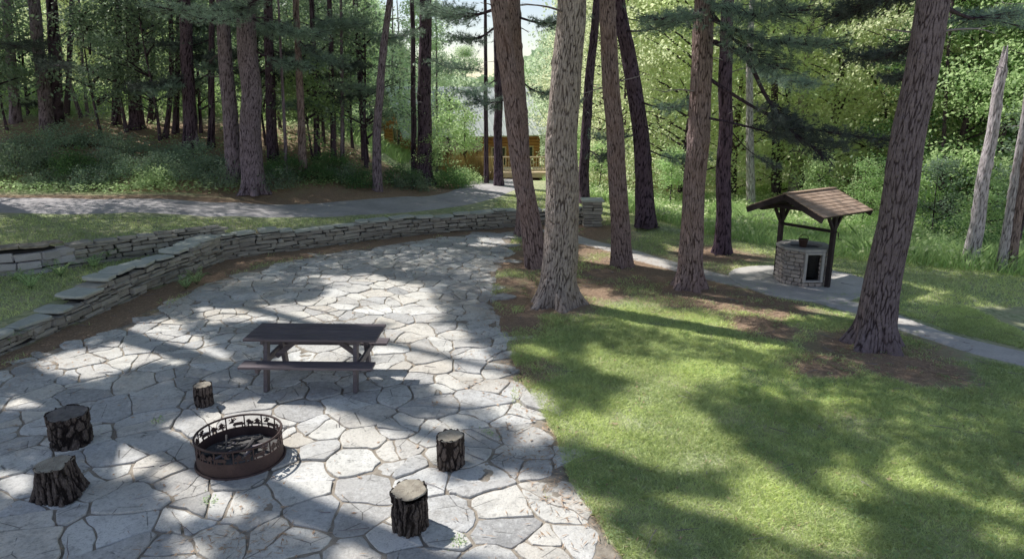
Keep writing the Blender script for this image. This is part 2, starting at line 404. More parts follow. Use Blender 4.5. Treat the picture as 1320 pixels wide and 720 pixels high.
def m_cut():
    m, nt, b, out = mat_base('cut_wood'); g = N(nt); co = g.coord('Object')
    sx = g.n('ShaderNodeSeparateXYZ'); g.set(sx, 0, g.mix(.04, co, g.n('ShaderNodeTexNoise').outputs['Color']))
    rr = g.math('SQRT', g.math('ADD', g.math('MULTIPLY', sx.outputs[0], sx.outputs[0]), g.math('MULTIPLY', sx.outputs[1], sx.outputs[1])))
    ring = g.math('SINE', g.math('MULTIPLY', rr, 420.0)); n = g.noise(co, 9, 5)
    c = g.mix(g.rng(n, .3, .7), (.24, .20, .16), (.52, .47, .38)); c = g.mix(g.rng(ring, -1, 1, 0, .35), c, (.16, .12, .09))
    g.set(b, 'Base Color', c); g.set(b, 'Normal', g.bump(ring, .2, .004)); return m
M['cut'] = m_cut()
M['darkcut'] = m_simple('weathered_cut', (.05, .045, .045), (.30, .27, .25), 14, .5, .95, attr_amt=.1)
def m_glass_dark():
    m, nt, b, out = mat_base('window_glass'); b.inputs['Base Color'].default_value = (.03, .035, .04, 1); b.inputs['Roughness'].default_value = .08; b.inputs['Specular IOR Level'].default_value = .6; return m
M['glass'] = m_glass_dark()
# ================================================================== the setting
def axis(fine0, fine1, step, lo, hi, grow=1.25):
    a = list(np.arange(fine0, fine1 + 1e-6, step)); s = step; x = fine1
    while x < hi: s *= grow; x += s; a.append(x)
    s = step; x = fine0; pre = []
    while x > lo: s *= grow; x -= s; pre.append(x)
    return np.array(pre[::-1] + a)
gx = axis(-17, 16, .14, -500, 500, 1.13); gy = axis(3.5, 32, .14, -40, 700, 1.13)
GX, GY = np.meshgrid(gx, gy)
GZ = terrain(GX, GY)
pat = in_patio(GX, GY)
GZ = np.where(pat, GZ - .10, GZ)

TRUNKS = {}   # filled below; bases used for the needle litter
def dirt_weight(x, y):
    d, s, _ = seg_dist(x, y, MAIN); d2, s2, _ = seg_dist(x, y, LOWER)
    w = np.maximum(np.where((s < 0) | (d < .1), 1 - sstep(.6, 1.6, d), 0), np.where(s2 < 0, 1 - sstep(.6, 1.6, d2), 0))
    for bx, by, r in LITTER:
        w = np.maximum(w, .95 * (1 - sstep(r * .25, r * 1.25, np.hypot((x - bx), (y - by) * 1.1) + .9 * (fbm(x * 1.1, y * 1.1, 55, 3) - .5))))
    dr, sr, _ = seg_dist(x, y, ROAD)
    w = np.maximum(w, np.where((sr > 0) & (y > 15), (1 - sstep(1.4, 2.6, dr)) * 1.0, 0))
    w = np.maximum(w, np.where((x < -3.0) & (y > 22.4), .8, 0) * (1 - sstep(28.5, 30.5, y)))
    w = np.maximum(w, np.where(in_patio(x, y), 1, 0))
    return w
LITTER = [(*p2(660, 340), 1.5), (*p2(700, 390), 1.7), (*p2(720, 370), 1.7), (*p2(640, 410), .8), (*p2(668, 480), .8), (*p2(690, 330), 2.0), (*p2(760, 350), 1.4), (*p2(800, 345), 2.1), (*p2(850, 360), 1.6), (*p2(888, 372), 1.9), (*p2(960, 385), 1.5),
          (*p2(930, 327), 1.5), (*p2(740, 365), 1.8), (*p2(770, 375), 1.3), (*p2(720, 320), 2.0), (*p2(840, 350), 1.9), (*p2(655, 365), .9), (*p2(670, 420), 1.0), (*p2(920, 385), 1.8), (*p2(980, 420), 1.0), (*p2(1125, 447), 1.4), (*p2(1170, 470), .9), (*p2(740, 300), 2.2), (*p2(1060, 470), .7), (*p2(1000, 400), 1.0)]
nx, ny = len(gx), len(gy)
idx = np.arange(nx * ny).reshape(ny, nx)
Q = np.stack([idx[:-1, :-1], idx[:-1, 1:], idx[1:, 1:], idx[1:, :-1]], -1).reshape(-1, 4)
o = obj_np('ground', np.stack([GX, GY, GZ], -1).reshape(-1, 3), Q, M['ground'], smooth=True, attrs={'dirt': dirt_weight(GX, GY).ravel()})
tag(o, kind='structure')

def strip(name, line, w0, w1, mat, dz=.02, nw=8, wob=.12, seed=0):
    L = [np.array(q) for q in line]; V = []; 
    dens = []
    for a, b in zip(L[:-1], L[1:]):
        k = max(1, int(np.linalg.norm(b - a) / .25))
        for i in range(k): dens.append(a + (b - a) * i / k)
    dens.append(L[-1]); m = len(dens)
    for i, q in enumerate(dens):
        t = dens[min(i + 1, m - 1)] - dens[max(i - 1, 0)]; t = t / np.linalg.norm(t); nrm = np.array([-t[1], t[0]])
        wl = w0 + wob * (vnoise(i * .35, 1, seed) - .5) * 2; wr = w1 + wob * (vnoise(i * .35, 5, seed + 3) - .5) * 2
        for k in range(nw + 1):
            s = -wr + (wl + wr) * k / nw; p = q + nrm * s
            z = tz(p[0], p[1]) + dz - (.06 if k in (0, nw) else 0)
            V.append((p[0], p[1], z))
    I = np.arange(m * (nw + 1)).reshape(m, nw + 1)
    Fq = np.stack([I[:-1, :-1], I[1:, :-1], I[1:, 1:], I[:-1, 1:]], -1).reshape(-1, 4)[:, ::-1]
    o = obj_np(name, V, Fq, mat, smooth=True); tag(o, kind='structure'); return o
strip('road', ROAD, 1.2, 1.2, M['road'], .035, seed=4)
# ------------------------------------------------------------------ flagstones (Voronoi cells cut in plan, each with its own edge, height and tone)
def clip(poly, a, b, c):
    """keep a*x+b*y<=c"""
    out = []; n = len(poly)
    for i in range(n):
        p, q = poly[i], poly[(i + 1) % n]; dp = a * p[0] + b * p[1] - c; dq = a * q[0] + b * q[1] - c
        if dp <= 0: out.append(p)
        if (dp < 0 < dq) or (dq < 0 < dp):
            t = dp / (dp - dq); out.append((p[0] + (q[0] - p[0]) * t, p[1] + (q[1] - p[1]) * t))
    return out
def cells(seeds, rad, sx=1.0):
    S = np.array(seeds); res = []
    for i, s in enumerate(S):
        d = np.hypot(*(S - s).T); nb = np.argsort(d)[1:22]
        poly = [(s[0] + rad * math.cos(t), s[1] + rad * math.sin(t)) for t in np.linspace(0, 2 * math.pi, 13)[:-1]]
        for j in nb:
            if d[j] > 2 * rad: break
            a, b = S[j] - s; c = (a * (S[j][0] + s[0]) + b * (S[j][1] + s[1])) / 2
            poly = clip(poly, a, b, c)
            if len(poly) < 3: break
        if len(poly) >= 3: res.append((s, poly))
    return res
def stones_mesh(name, cs, gap, thick, mat, z0f, chip=.03, inside=None, hjit=.02):
    V = []; Fs = []; A = []
    for s, poly in cs:
        P_ = np.array(poly); c = P_.mean(0)
        # subdivide edges, roughen, then inset
        pts = []
        n = len(P_)
        for i in range(n):
            a, b = P_[i], P_[(i + 1) % n]; L = np.linalg.norm(b - a); k = max(1, int(L / .09))
            for j in range(k): pts.append(a + (b - a) * j / k)
        pts = np.array(pts)
        if len(pts) < 5: continue
        v = c - pts; l = np.linalg.norm(v, axis=1, keepdims=True); g = gap * (0.6 + 1.1 * vnoise(pts[:, 0] * 1.3, pts[:, 1] * 1.3, 5))[:, None]
        jx = (vnoise(pts[:, 0] * 4, pts[:, 1] * 4, 21) - .5) * chip * 2.4 + (vnoise(pts[:, 0] * 13, pts[:, 1] * 13, 22) - .5) * chip * .9; jy = (vnoise(pts[:, 0] * 4, pts[:, 1] * 4, 33) - .5) * chip * 2.4 + (vnoise(pts[:, 0] * 13, pts[:, 1] * 13, 34) - .5) * chip * .9
        rs = random.random() * 50
        own = (vnoise(pts[:, 0] * 11 + rs, pts[:, 1] * 11, 7) - .35) * chip
        # round the corners a little
        pts = pts + np.stack([jx, jy], 1) + v / np.maximum(l, 1e-6) * (g + np.maximum(own, 0)[:, None])
        pts = .12 * np.roll(pts, 1, 0) + .76 * pts + .12 * np.roll(pts, -1, 0)
        if inside is not None and not inside(c[0], c[1]): continue
        area = .5 * abs(np.dot(pts[:, 0], np.roll(pts[:, 1], 1)) - np.dot(pts[:, 1], np.roll(pts[:, 0], 1)))
        if area < .012: continue
        tone = random.random(); hz = random.uniform(-hjit, hjit) * .5; tx, ty = random.uniform(-1, 1) * hjit * .8, random.uniform(-1, 1) * hjit * .8
        z0 = z0f(c[0], c[1]); m = len(pts); b = len(V)
        rings = [(1.0, -thick), (1.0, -.012), (.985, -.002), (.93, .0)]
        for sc, dz in rings:
            for p in pts:
                q = c + (p - c) * sc; V.append((q[0], q[1], z0 + hz + dz + (p[0] - c[0]) * tx + (p[1] - c[1]) * ty)); A.append(tone)
        V.append((c[0], c[1], z0 + hz + .001)); A.append(tone)
        for r_ in range(len(rings) - 1):
            for i in range(m):
                j = (i + 1) % m; Fs.append((b + r_ * m + i, b + r_ * m + j, b + (r_ + 1) * m + j, b + (r_ + 1) * m + i))
        t = b + (len(rings) - 1) * m
        for i in range(m): Fs.append((t + i, t + (i + 1) % m, b + len(rings) * m))
    me = bpy.data.meshes.new(name); me.from_pydata(V, [], Fs); me.update()
    at = me.attributes.new('v', 'FLOAT', 'POINT'); at.data.foreach_set('value', np.array(A, np.float32))
    me.materials.append(mat); o = bpy.data.objects.new(name, me); link(o); return o
def poisson(x0, x1, y0, y1, rfun, tries=9000, ok=None):
    pts = []; cell = {}
    xs = rng.uniform(x0, x1, tries); ys = rng.uniform(y0, y1, tries); rs_ = rfun(xs, ys) * np.ones(tries); okk = ok(xs, ys) if ok is not None else np.ones(tries, bool)
    for x, y, r in zip(xs[okk].tolist(), ys[okk].tolist(), rs_[okk].tolist()):
        kx, ky = int(x // .5), int(y // .5); good = True
        for i in range(-2, 3):
            for j in range(-2, 3):
                for (u, w, r2) in cell.get((kx + i, ky + j), ()):
                    if ((u - x) * .86 + (w - y) * .12) ** 2 + ((w - y) * 1.12) ** 2 < ((r + r2) * .5) ** 2: good = False
        if good: pts.append((x, y)); cell.setdefault((kx, ky), []).append((x, y, r))
    return pts
inp = lambda x, y: bool(in_patio(np.array([x]), np.array([y]))[0])
pbox = dict(x0=-10.5, x1=2.5, y0=2.2, y1=22)
def stone_r(x, y):
    u = rng.random(np.shape(x)); return np.where(u < .30, .20, np.where(u < .62, .36, np.where(u < .88, .52, .72))) * (1 + .12 * (y < 10)) * (.85 + .35 * vnoise(x * .6, y * .6, 2))
near_p = lambda x, y: np.array(in_patio(x, y)) | np.array(in_patio(x + .6, y)) | np.array(in_patio(x - .6, y)) | (y < 4.5)
seeds = poisson(pbox['x0'], pbox['x1'], pbox['y0'], pbox['y1'], stone_r, 5200)
def near_edge(x, y):
    if inp(x, y): return True
    d, s, _ = seg_dist(np.array([x]), np.array([y]), PATIO_R); return bool(d[0] < .26 and y < 19 and random.random() < .5)
def split_cells(cs):
    rs = random.Random(31); out = []
    def go(poly, d):
        P_ = np.array(poly); ar = .5 * abs(np.dot(P_[:, 0], np.roll(P_[:, 1], 1)) - np.dot(P_[:, 1], np.roll(P_[:, 0], 1)))
        if ar > .16 and d < 3 and rs.random() < (.35 if ar < .4 else .8):
            c = P_.mean(0); t = rs.uniform(0, math.pi); a_, b_ = math.cos(t), math.sin(t); k = a_ * c[0] + b_ * c[1] + rs.uniform(-.12, .12) * math.sqrt(ar)
            for q in (clip(poly, a_, b_, k), clip(poly, -a_, -b_, -k)):
                if len(q) >= 3: go(q, d + 1)
        else: out.append((P_.mean(0), poly))
    for s, poly in cs: go(poly, 0)
    return out
cs = split_cells(cells(seeds, .95))
o = stones_mesh('flagstone_patio', cs, .003, .07, M['flag'], lambda x, y: 0.0 if inp(x, y) else tz(x, y) + .012, .045, near_edge, .020)
tag(o, kind='structure')
# bed under the flagstones
bx = np.arange(-10.6, 2.8, .045); by = np.arange(2.2, 22.4, .045); BX, BY = np.meshgrid(bx, by)
DP = [(*p2(300, 700), .75, .45), (*p2(330, 650), .35, .3), (*p2(690, 600), .35, .5), (*p2(720, 640), .3, .35), (*p2(655, 560), .2, .5), (*p2(560, 520), .3, .12), (*p2(200, 640), .2, .3), (*p2(60, 470), .9, .3)]
def dirt_patch(x, y):
    w = 0
    for cx, cy, rx, ry in DP: w = np.maximum(w, np.exp(-(((x - cx) / rx) ** 2 + ((y - cy) / ry) ** 2)))
    dr_, _, _ = seg_dist(x, y, PATIO_R); dl_, _, _ = seg_dist(x, y, PATIO_L)
    return np.maximum(w, .75 * np.exp(-(np.minimum(dr_, dl_) / .22) ** 2))
BZ = -.017 + .026 * (fbm(BX * 3.3, BY * 3.3, 9) - .5) + .026 * (fbm(BX * .9, BY * .9, 19) - .5) + .012 * dirt_patch(BX, BY) * (fbm(BX * 9, BY * 9, 77, 4) * 2.2 - .6)
ins = in_patio(BX, BY); 
I = np.arange(BX.size).reshape(BX.shape); Qf = np.stack([I[:-1, :-1], I[:-1, 1:], I[1:, 1:], I[1:, :-1]], -1).reshape(-1, 4)
keep = ins.ravel()[Qf].any(1)
BZ = np.where(ins, BZ, -.05)
o = obj_np('patio_joint_bed', np.stack([BX, BY, BZ], -1).reshape(-1, 3), Qf[keep], M['joint'], smooth=True); tag(o, kind='structure')

# ------------------------------------------------------------------ path and well pad
def near_path(x, y, w):
    d, s, _ = seg_dist(x, y, PATHC); return d < w
strip('stone_path', PATHC, .44, .44, M['path'], .022, 6, .07, 9)
m_ = MB(); n = 40
ring = [(1.55 + .07 * math.sin(3 * t + 1), t) for t in np.linspace(0, 2 * math.pi, n + 1)[:-1]]
wz = tz(*WELL)
V = [(r * math.cos(t), r * math.sin(t), -.1) for r, t in ring] + [(r * math.cos(t), r * math.sin(t), .035) for r, t in ring] + [(r * .98 * math.cos(t), r * .98 * math.sin(t), .045) for r, t in ring] + [(0, 0, .047)]
Fs = [(k * n + i, k * n + (i + 1) % n, (k + 1) * n + (i + 1) % n, (k + 1) * n + i) for k in range(2) for i in range(n)] + [(2 * n + i, 2 * n + (i + 1) % n, 3 * n) for i in range(n)]
m_.add(V, Fs); o = m_.build('well_pavement', M['path'], loc=(WELL[0], WELL[1], wz)); tag(o, kind='structure')

# ------------------------------------------------------------------ dry stone walls
def resample(line, step):
    L = [np.array(q) for q in line]; cum = [0]
    for a, b in zip(L[:-1], L[1:]): cum.append(cum[-1] + np.linalg.norm(b - a))
    T = np.arange(0, cum[-1], step)
    X = np.interp(T, cum, [q[0] for q in L]); Y = np.interp(T, cum, [q[1] for q in L]); return T, X, Y, cum[-1]
def dry_wall(name, line, hf, zf, thick, label, cap='slab', cap_mat=None, stone_mat=None, course=(.035, .13), seed=1, slen=(.10, .58), capw=None, caplabel=None):
    rs = random.Random(seed); T, X, Y, L = resample(line, .05)
    at = lambda t: (np.interp(t, T, X), np.interp(t, T, Y))
    def frame(t):
        a = np.array(at(max(t - .15, 0))); b = np.array(at(min(t + .15, L - .05))); d = (b - a) / max(np.linalg.norm(b - a), 1e-6)
        return np.array(at(t)), d, np.array([-d[1], d[0]])
    o0 = at(L / 2); root = empty(name, (o0[0], o0[1], zf(*o0))); org = np.array([o0[0], o0[1], zf(*o0)])
    tag(root, label, 'stone wall')
    m = MB()
    zc = 0.0; hmax = max(hf(t) for t in np.arange(0, L, .2))
    while zc < hmax:
        ch = rs.uniform(*course); t = rs.uniform(-.2, 0)
        while t < L - .05:
            ln = rs.uniform(*slen); tm = min(max(t + ln / 2, 0), L - .06); H = hf(tm)
            if zc + ch * .6 < H:
                p, d, nn = frame(tm); h = min(ch, H - zc); off = thick / 2 + rs.uniform(-.05, .04)
                rot = Matrix.Rotation(math.atan2(d[1], d[0]) + rs.uniform(-.06, .06), 3, 'Z') @ Matrix.Rotation(rs.uniform(-.05, .05), 3, 'Y') @ Matrix.Rotation(rs.uniform(-.05, .05), 3, 'X')
                c = (p[0] + nn[0] * off - org[0], p[1] + nn[1] * off - org[1], zf(*p) + zc + h / 2 - org[2])
                m.box(c, (ln - rs.uniform(.006, .03), thick + rs.uniform(-.03, .05), h - rs.uniform(.004, .016)), rot, a=rs.random(), bev=min(.018, h * .25), jit=.020)
            t += ln
        zc += ch
    m.build('stonework', stone_mat or M['wallstone'], root)
    # hearting behind the face, near-black to stand in for shade deep in the gaps
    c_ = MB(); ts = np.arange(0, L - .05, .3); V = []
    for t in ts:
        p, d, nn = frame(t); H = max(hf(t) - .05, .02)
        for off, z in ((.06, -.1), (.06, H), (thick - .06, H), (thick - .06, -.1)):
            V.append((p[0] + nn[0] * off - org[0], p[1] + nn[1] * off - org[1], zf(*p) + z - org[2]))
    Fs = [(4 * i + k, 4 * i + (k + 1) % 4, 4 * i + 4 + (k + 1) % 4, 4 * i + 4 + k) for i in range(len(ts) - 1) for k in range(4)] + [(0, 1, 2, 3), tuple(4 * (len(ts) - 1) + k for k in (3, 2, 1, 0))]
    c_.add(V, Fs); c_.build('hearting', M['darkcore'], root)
    if cap:
        t = 0.0; k = 0
        while t < L - .12:
            ln = rs.uniform(.28, .85) if cap == 'slab' else rs.uniform(.25, .5); ln = min(ln, L - t); tm = t + ln / 2; p, d, nn = frame(min(tm, L - .06)); H = hf(tm)
            if H > .08 and (cap == 'slab' or rs.random() < .75):
                mm = MB(); w = (capw or thick) + rs.uniform(-.03, .06); n_ = 10
                # irregular flat slab
                out = []
                for g_ in np.linspace(0, 2 * math.pi, n_ + 1)[:-1]:
                    sx = math.copysign(abs(math.cos(g_)) ** .35, math.cos(g_)) * (ln / 2 - .01) * rs.uniform(.93, 1.0); sy = math.copysign(abs(math.sin(g_)) ** .35, math.sin(g_)) * (w / 2) * rs.uniform(.74, 1.05)
                    out.append((sx, sy))
                th = rs.uniform(.04, .07); V = [(x, y, 0) for x, y in out] + [(x * 1.01, y * 1.01, th * .8) for x, y in out] + [(x * .97, y * .96, th) for x, y in out] + [(0, 0, th + .003)]
                Fs = [(r_ * n_ + i, r_ * n_ + (i + 1) % n_, (r_ + 1) * n_ + (i + 1) % n_, (r_ + 1) * n_ + i) for r_ in range(2) for i in range(n_)] + [(2 * n_ + i, 2 * n_ + (i + 1) % n_, 3 * n_) for i in range(n_)] + [tuple(range(n_))[::-1]]
                mm.add(V, Fs, rs.random())
                co_ = mm.build('capstone', cap_mat or M['capstone'], root)
                off = thick / 2
                co_.location = (p[0] + nn[0] * off - org[0], p[1] + nn[1] * off - org[1], zf(*p) + H - org[2] + rs.uniform(0, .008))
                co_.rotation_euler = (rs.uniform(-.07, .07), rs.uniform(-.05, .05), math.atan2(d[1], d[0]) + rs.uniform(-.14, .14))
            t += ln; k += 1
    return root
gz0 = lambda x, y: -.05
_, _, _, LL = resample(LOWER, .05); _, _, _, LM = resample(MAIN, .05)
low_h = lambda t: np.interp(t, [0, LL * .32, LL * .48, LL * .56, LL * .62, LL], [.16, .22, .34, .48, .58, .66]) + .03 * math.sin(t * 2.1)
dry_wall('stone_wall', LOWER, low_h, gz0, .5, 'low drystone wall with wide green capstones curving along the left of the patio', 'slab', capw=.56, seed=3)
main_h = lambda t: np.interp(t, [0, LM * .25, LM * .45, LM], [.62, .54, .56, .50]) + .035 * math.sin(t * 1.7) + .03 * math.sin(t * 5.3)
dry_wall('stone_wall', MAIN, main_h, gz0, .42, 'long rough drystone wall between the patio and the driveway', 'slab', seed=8, course=(.03, .125), slen=(.12, .7))
def gzter(x, y): return .30
i_sp = [k for k, q in enumerate(UPPER) if q[0] > P(85, 345, .35)[0]][0]
i_s2 = [k for k, q in enumerate(UPPER) if q[0] > P(190, 330, .35)[0]][0]
dry_wall('stone_wall', UPPER[:i_sp + 1], lambda t: .62, gzter, .36, 'pale squared block wall with dark coping at the left edge above the terrace', 'slab', M['joint'], M['block'], (.14, .19), 12, (.3, .5), .42)
dry_wall('stone_wall', UPPER[i_sp:], lambda t: .50, gzter, .34, 'low rubble wall with ferns at its foot behind the grass terrace', 'slab', M['wallstone'], None, (.06, .12), 15)
# pillar at the end of the main wall
m = MB(); rs = random.Random(5)
z = 0.0
while z < .82:
    h = rs.uniform(.08, .13)
    for i, j in ((-1, -1), (1, -1), (-1, 1), (1, 1)):
        m.box((i * .15 + rs.uniform(-.02, .02), j * .15, z + h / 2), (.31, .30, h - .012), Matrix.Rotation(rs.uniform(-.05, .05), 3, 'Z'), rs.random(), .012, .01)
    z += h
pe = empty('stone_pillar', (PEND[0] + .15, PEND[1] + .1, -.02)); tag(pe, 'short square stone pillar ending the wall just right of the thickest pine', 'stone pillar')
m.build('stonework', M['wallstone'], pe); mm = MB(); mm.box((0, 0, z + .035), (.72, .7, .07), a=.9, bev=.015, jit=.01); mm.build('capstone', M['capstone'], pe)

# ================================================================== picnic table
ct = P(408, 427, .75); T0 = empty('picnic_table', (ct[0], ct[1], 0), R(-1.5)); tag(T0, 'dark purple-brown wooden picnic table with two benches standing on the flagstones', 'picnic table')
m = MB(); TL, TW = 1.86, .74
for k in range(5):
    w = TW / 5; m.box((random.uniform(-.004, .004), -TW / 2 + w * (k + .5), .735), (TL, w - .014, .036), a=.1 + .9 * random.random(), bev=.004)
m.build('tabletop', M['tablewood'], T0)
for sgn in (-1, 1):
    m = MB()
    for k in range(2): m.box((0, sgn * (.37 + .127 * k + .065), .425), (TL - .02, .124, .036), a=.4 + .5 * random.random(), bev=.004)
    m.build('bench_seat', M['tablewood'], T0)
for sx in (-1, 1):
    x = sx * .63
    for sy in (-1, 1):
        m = MB(); m.beam((x, sy * .25, .716), (x, sy * .42, .0), .115, .055, bev=.004, up=(1, 0, 0)); m.build('leg', M['tablewood'], T0)
    m = MB(); m.beam((x + sx * .045, -.60, .385), (x + sx * .045, .60, .385), .04, .09, bev=.004); m.build('seat_support', M['tablewood'], T0)
    m = MB(); m.beam((x + sx * .045, -.34, .690), (x + sx * .045, .34, .690), .04, .05, bev=.004); m.build('top_cleat', M['tablewood'], T0)
    m = MB(); m.beam((x - sx * .02, 0, .37), (x - sx * .44, 0, .70), .075, .04, bev=.004, up=(0, 1, 0)); m.build('brace', M['tablewood'], T0)

# ================================================================== fire ring
fc = P(311, 590, 0); FR = .465
fr = empty('fire_ring', (fc[0], fc[1], 0)); tag(fr, 'round rusty steel fire ring with a cut-out band of animal silhouettes', 'fire ring')
BM = ["..............................",
      "........#.#...................",
      ".......#.##.#.................",
      "........###........#..........",
      ".........###......###.....##..",
      ".........####....#####...####.",
      "..#######.......#.###..######.",
      ".#########.......#####.#####..",
      ".#########......#######.####..",
      "..#.....#.........#.....#..#..",
      "..#.....#.........#.....#..#..",
      ".##....##........###...##.##.."]
BH, BW = len(BM), len(BM[0]); REP = 7
na = BW * REP; H1, H2 = .165, .315
m = MB()
def ringcell(i0, i1, z0, z1, ro=FR, th=.010, n=na):
    V = []
    for i in (i0, i1):
        g_ = 2 * math.pi * i / n
        for r in (ro, ro - th):
            for z in (z0, z1): V.append((r * math.cos(g_), r * math.sin(g_), z))
    m.add(V, [(0, 1, 5, 4), (2, 6, 7, 3), (1, 3, 7, 5), (0, 4, 6, 2), (0, 2, 3, 1), (4, 5, 7, 6)])
for i in range(0, na, 2): ringcell(i, i + 2, 0.0, H1)
m.build('solid_band', M['rust'], fr)
m = MB(); ch = (H2 - H1) / BH
for j in range(BH):
    row = BM[BH - 1 - j]
    for i in range(na):
        if row[i % BW] == '#' or j == 0: ringcell(i, i + 1, H1 + j * ch, H1 + (j + 1) * ch)
for i in range(0, na, 15):
    for j in range(BH): ringcell(i, i + 1, H1 + j * ch, H1 + (j + 1) * ch)
m.build('silhouette_band', M['rust'], fr)
for z in (H2 + .007, .008):
    m = MB(); pts = [((FR + (.012 if z < .1 else 0)) * math.cos(t), (FR + (.012 if z < .1 else 0)) * math.sin(t), z) for t in np.linspace(0, 2 * math.pi, 73)]
    m.tube(pts, .013 if z > .1 else .016, 8); m.build('rim', M['rust'], fr, smooth=True)
# ash bed, charred logs
n = 40; V = [(0, 0, .10)]; Fs = []
for k in range(1, 9):
    for i in range(n):
        r = (FR - .02) * k / 8; g_ = 2 * math.pi * i / n; V.append((r * math.cos(g_), r * math.sin(g_), .10 - .03 * (k / 8) ** 2 + .035 * (vnoise(np.array(r * math.cos(g_) * 14 + 9), np.array(r * math.sin(g_) * 14), 3) - .5)))
Fs = [(0, 1 + i, 1 + (i + 1) % n) for i in range(n)] + [(1 + (k - 1) * n + i, 1 + k * n + i, 1 + k * n + (i + 1) % n, 1 + (k - 1) * n + (i + 1) % n) for k in range(1, 8) for i in range(n)]
m = MB(); m.add(V, Fs); o = m.build('ash', M['ash'], loc=(fc[0], fc[1], 0), smooth=True); tag(o, 'grey ash and cinders lying inside the fire ring', 'ash', kind='stuff')
rl = random.Random(9)
for k in range(13):
    a = rl.uniform(0, math.pi); L = rl.uniform(.16, .5); cx, cy = rl.uniform(-.16, .16), rl.uniform(-.16, .16); r = rl.uniform(.014, .032)
    pts = [(-L / 2 + L * i / 5, rl.uniform(-.012, .012), rl.uniform(-.008, .008)) for i in range(6)]
    m = MB(); m.tube(pts, [r * rl.uniform(.6, 1.1) for _ in range(6)], 7, a=rl.choice([.05, .2, .1, 1.0, .9]))
    o = m.build('charred_log', M['char'] if k % 4 else M['deadtwig'], smooth=False); o.location = (fc[0] + cx, fc[1] + cy, .13 + .012 * (k % 4)); o.rotation_euler = (0, rl.uniform(-.22, .22), a)
    tag(o, 'half burnt dark branch lying in the ash of the fire ring' if k % 4 else 'bleached grey stick lying on the ash of the fire ring', 'charred log', 'burnt sticks in the fire ring')

# ================================================================== log seats
def log_seat(px, py, h, r, label, mat, flare=0.0, notch=0.0, seed=1, tilt=(0, 0), top='cut', cracks=.5):
    c = P(px, py, 0); root = empty('log_stool', (c[0], c[1], 0)); tag(root, label, 'log stool', 'log stools around the fire ring')
    root.rotation_euler = (tilt[0], tilt[1], seed * 1.3)
    n, k = 132, 44; V = []; A = []; uu, jj = np.meshgrid(np.arange(n) / n, np.arange(k + 1) / k); gg = uu * 2 * math.pi; zz_ = jj * h
    wv = .05 * (fbm(np.cos(gg) * 2 + 9, zz_ * 9 + np.sin(gg) * 2, seed, 3) - .5)
    pl_ = plates(uu + wv, zz_ + .08 * (vnoise(np.cos(gg) * 6 + 9, zz_ * 20, seed) - .5), 15 if cracks < .9 else 20, 5.5 if cracks < .9 else 2.2, seed); pv_ = sstep(.0, .32, pl_)
    fn = fbm(np.cos(gg) * 9 + 20, zz_ * 30 + np.sin(gg) * 9, seed + 4, 4) - .5
    rr_ = r * (1 + .05 * np.sin(2 * gg + seed) + .03 * np.sin(5 * gg + seed * 2) + flare * (1 - jj) ** 2 * (1 + .5 * np.sin(3 * gg + seed))) - .018 * (1 - pv_) * (1.5 if cracks > .6 else 1) + .012 * fn
    if notch: rr_ *= 1 - notch * 2 * np.clip(np.cos(gg - 2.4) - .75, 0, 1) * (.4 + .6 * jj)
    zt_ = zz_ + np.where(jj == 1, .030 * (vnoise(uu * 24, uu * 0 + 2., seed) - .5), 0)
    if notch: zt_ = zt_ - np.where(jj > .9, 1, 0) * .05 * np.clip((np.cos(gg - 5.2) - .6) * 3, 0, 1)
    V = np.stack([rr_ * np.cos(gg), rr_ * np.sin(gg), zt_], -1).reshape(-1, 3).tolist(); A = np.clip(pv_ * .8 + fn * .6, 0, 1).ravel().tolist()
    Fs = [(j * n + i, j * n + (i + 1) % n, (j + 1) * n + (i + 1) % n, (j + 1) * n + i) for j in range(k) for i in range(n)]
    m = MB(); m.add(V, Fs, A); m.build('bark', mat, root, smooth=True)
    m = MB(); V = []; 
    for q, (sc, z) in enumerate(((.985, h - .012), (.93, h - .004), (.6, h - .005), (.3, h - .006))):
        for i in range(48):
            g_ = 2 * math.pi * i / 48; lob = 1 + .05 * math.sin(2 * g_ + seed) + .03 * math.sin(5 * g_ + seed * 2); rr = (r * lob - .006) * sc
            if notch and math.cos(g_ - 2.4) > .75: rr *= 1 - notch * (math.cos(g_ - 2.4) - .75) * 2
            V.append((rr * math.cos(g_), rr * math.sin(g_), z + .006 * (random.random() - .5)))
    Fs = [(q * 48 + i, q * 48 + (i + 1) % 48, (q + 1) * 48 + (i + 1) % 48, (q + 1) * 48 + i) for q in range(3) for i in range(48)] + [tuple(3 * 48 + i for i in range(48))]
    m.add(V, Fs); m.build('cut_top', M[top], root)
    return root
log_seat(264, 521, .29, .125, 'small pale-topped log stool nearest the picnic table', M['bark_log'], seed=1)
log_seat(93, 570, .39, .235, 'widest log stool, standing upright at the left of the fire ring', M['bark_log'], seed=2, top='darkcut')
log_seat(80, 636, .36, .19, 'split old stump stool with a flared broken base near the left edge', M['bark_log'], flare=.38, notch=.5, seed=3, tilt=(.02, .05), cracks=1)
log_seat(581, 599, .37, .155, 'narrow upright log stool to the right of the fire ring beside the lawn', M['bark_log'], seed=4)
log_seat(529, 677, .40, .185, 'log stool with a broken top edge closest to the camera', M['bark_log'], notch=.25, seed=5, cracks=1)

# ================================================================== wishing well
eang = math.atan2(.56, .83); WR = empty('wishing_well', (WELL[0], WELL[1], wz + .045), eang)
tag(WR, 'stone wishing well with dark posts under a brown shingled gable roof', 'wishing well')
# local x = ridge direction, local -y = towards the near post
NO = 8; wr, wh = .57, .77; rs = random.Random(4)
DOOR = None
def octp(r, k, off=math.pi / 8 + .22): return np.array([r * math.cos(off + k * math.pi / 4), r * math.sin(off + k * math.pi / 4)])
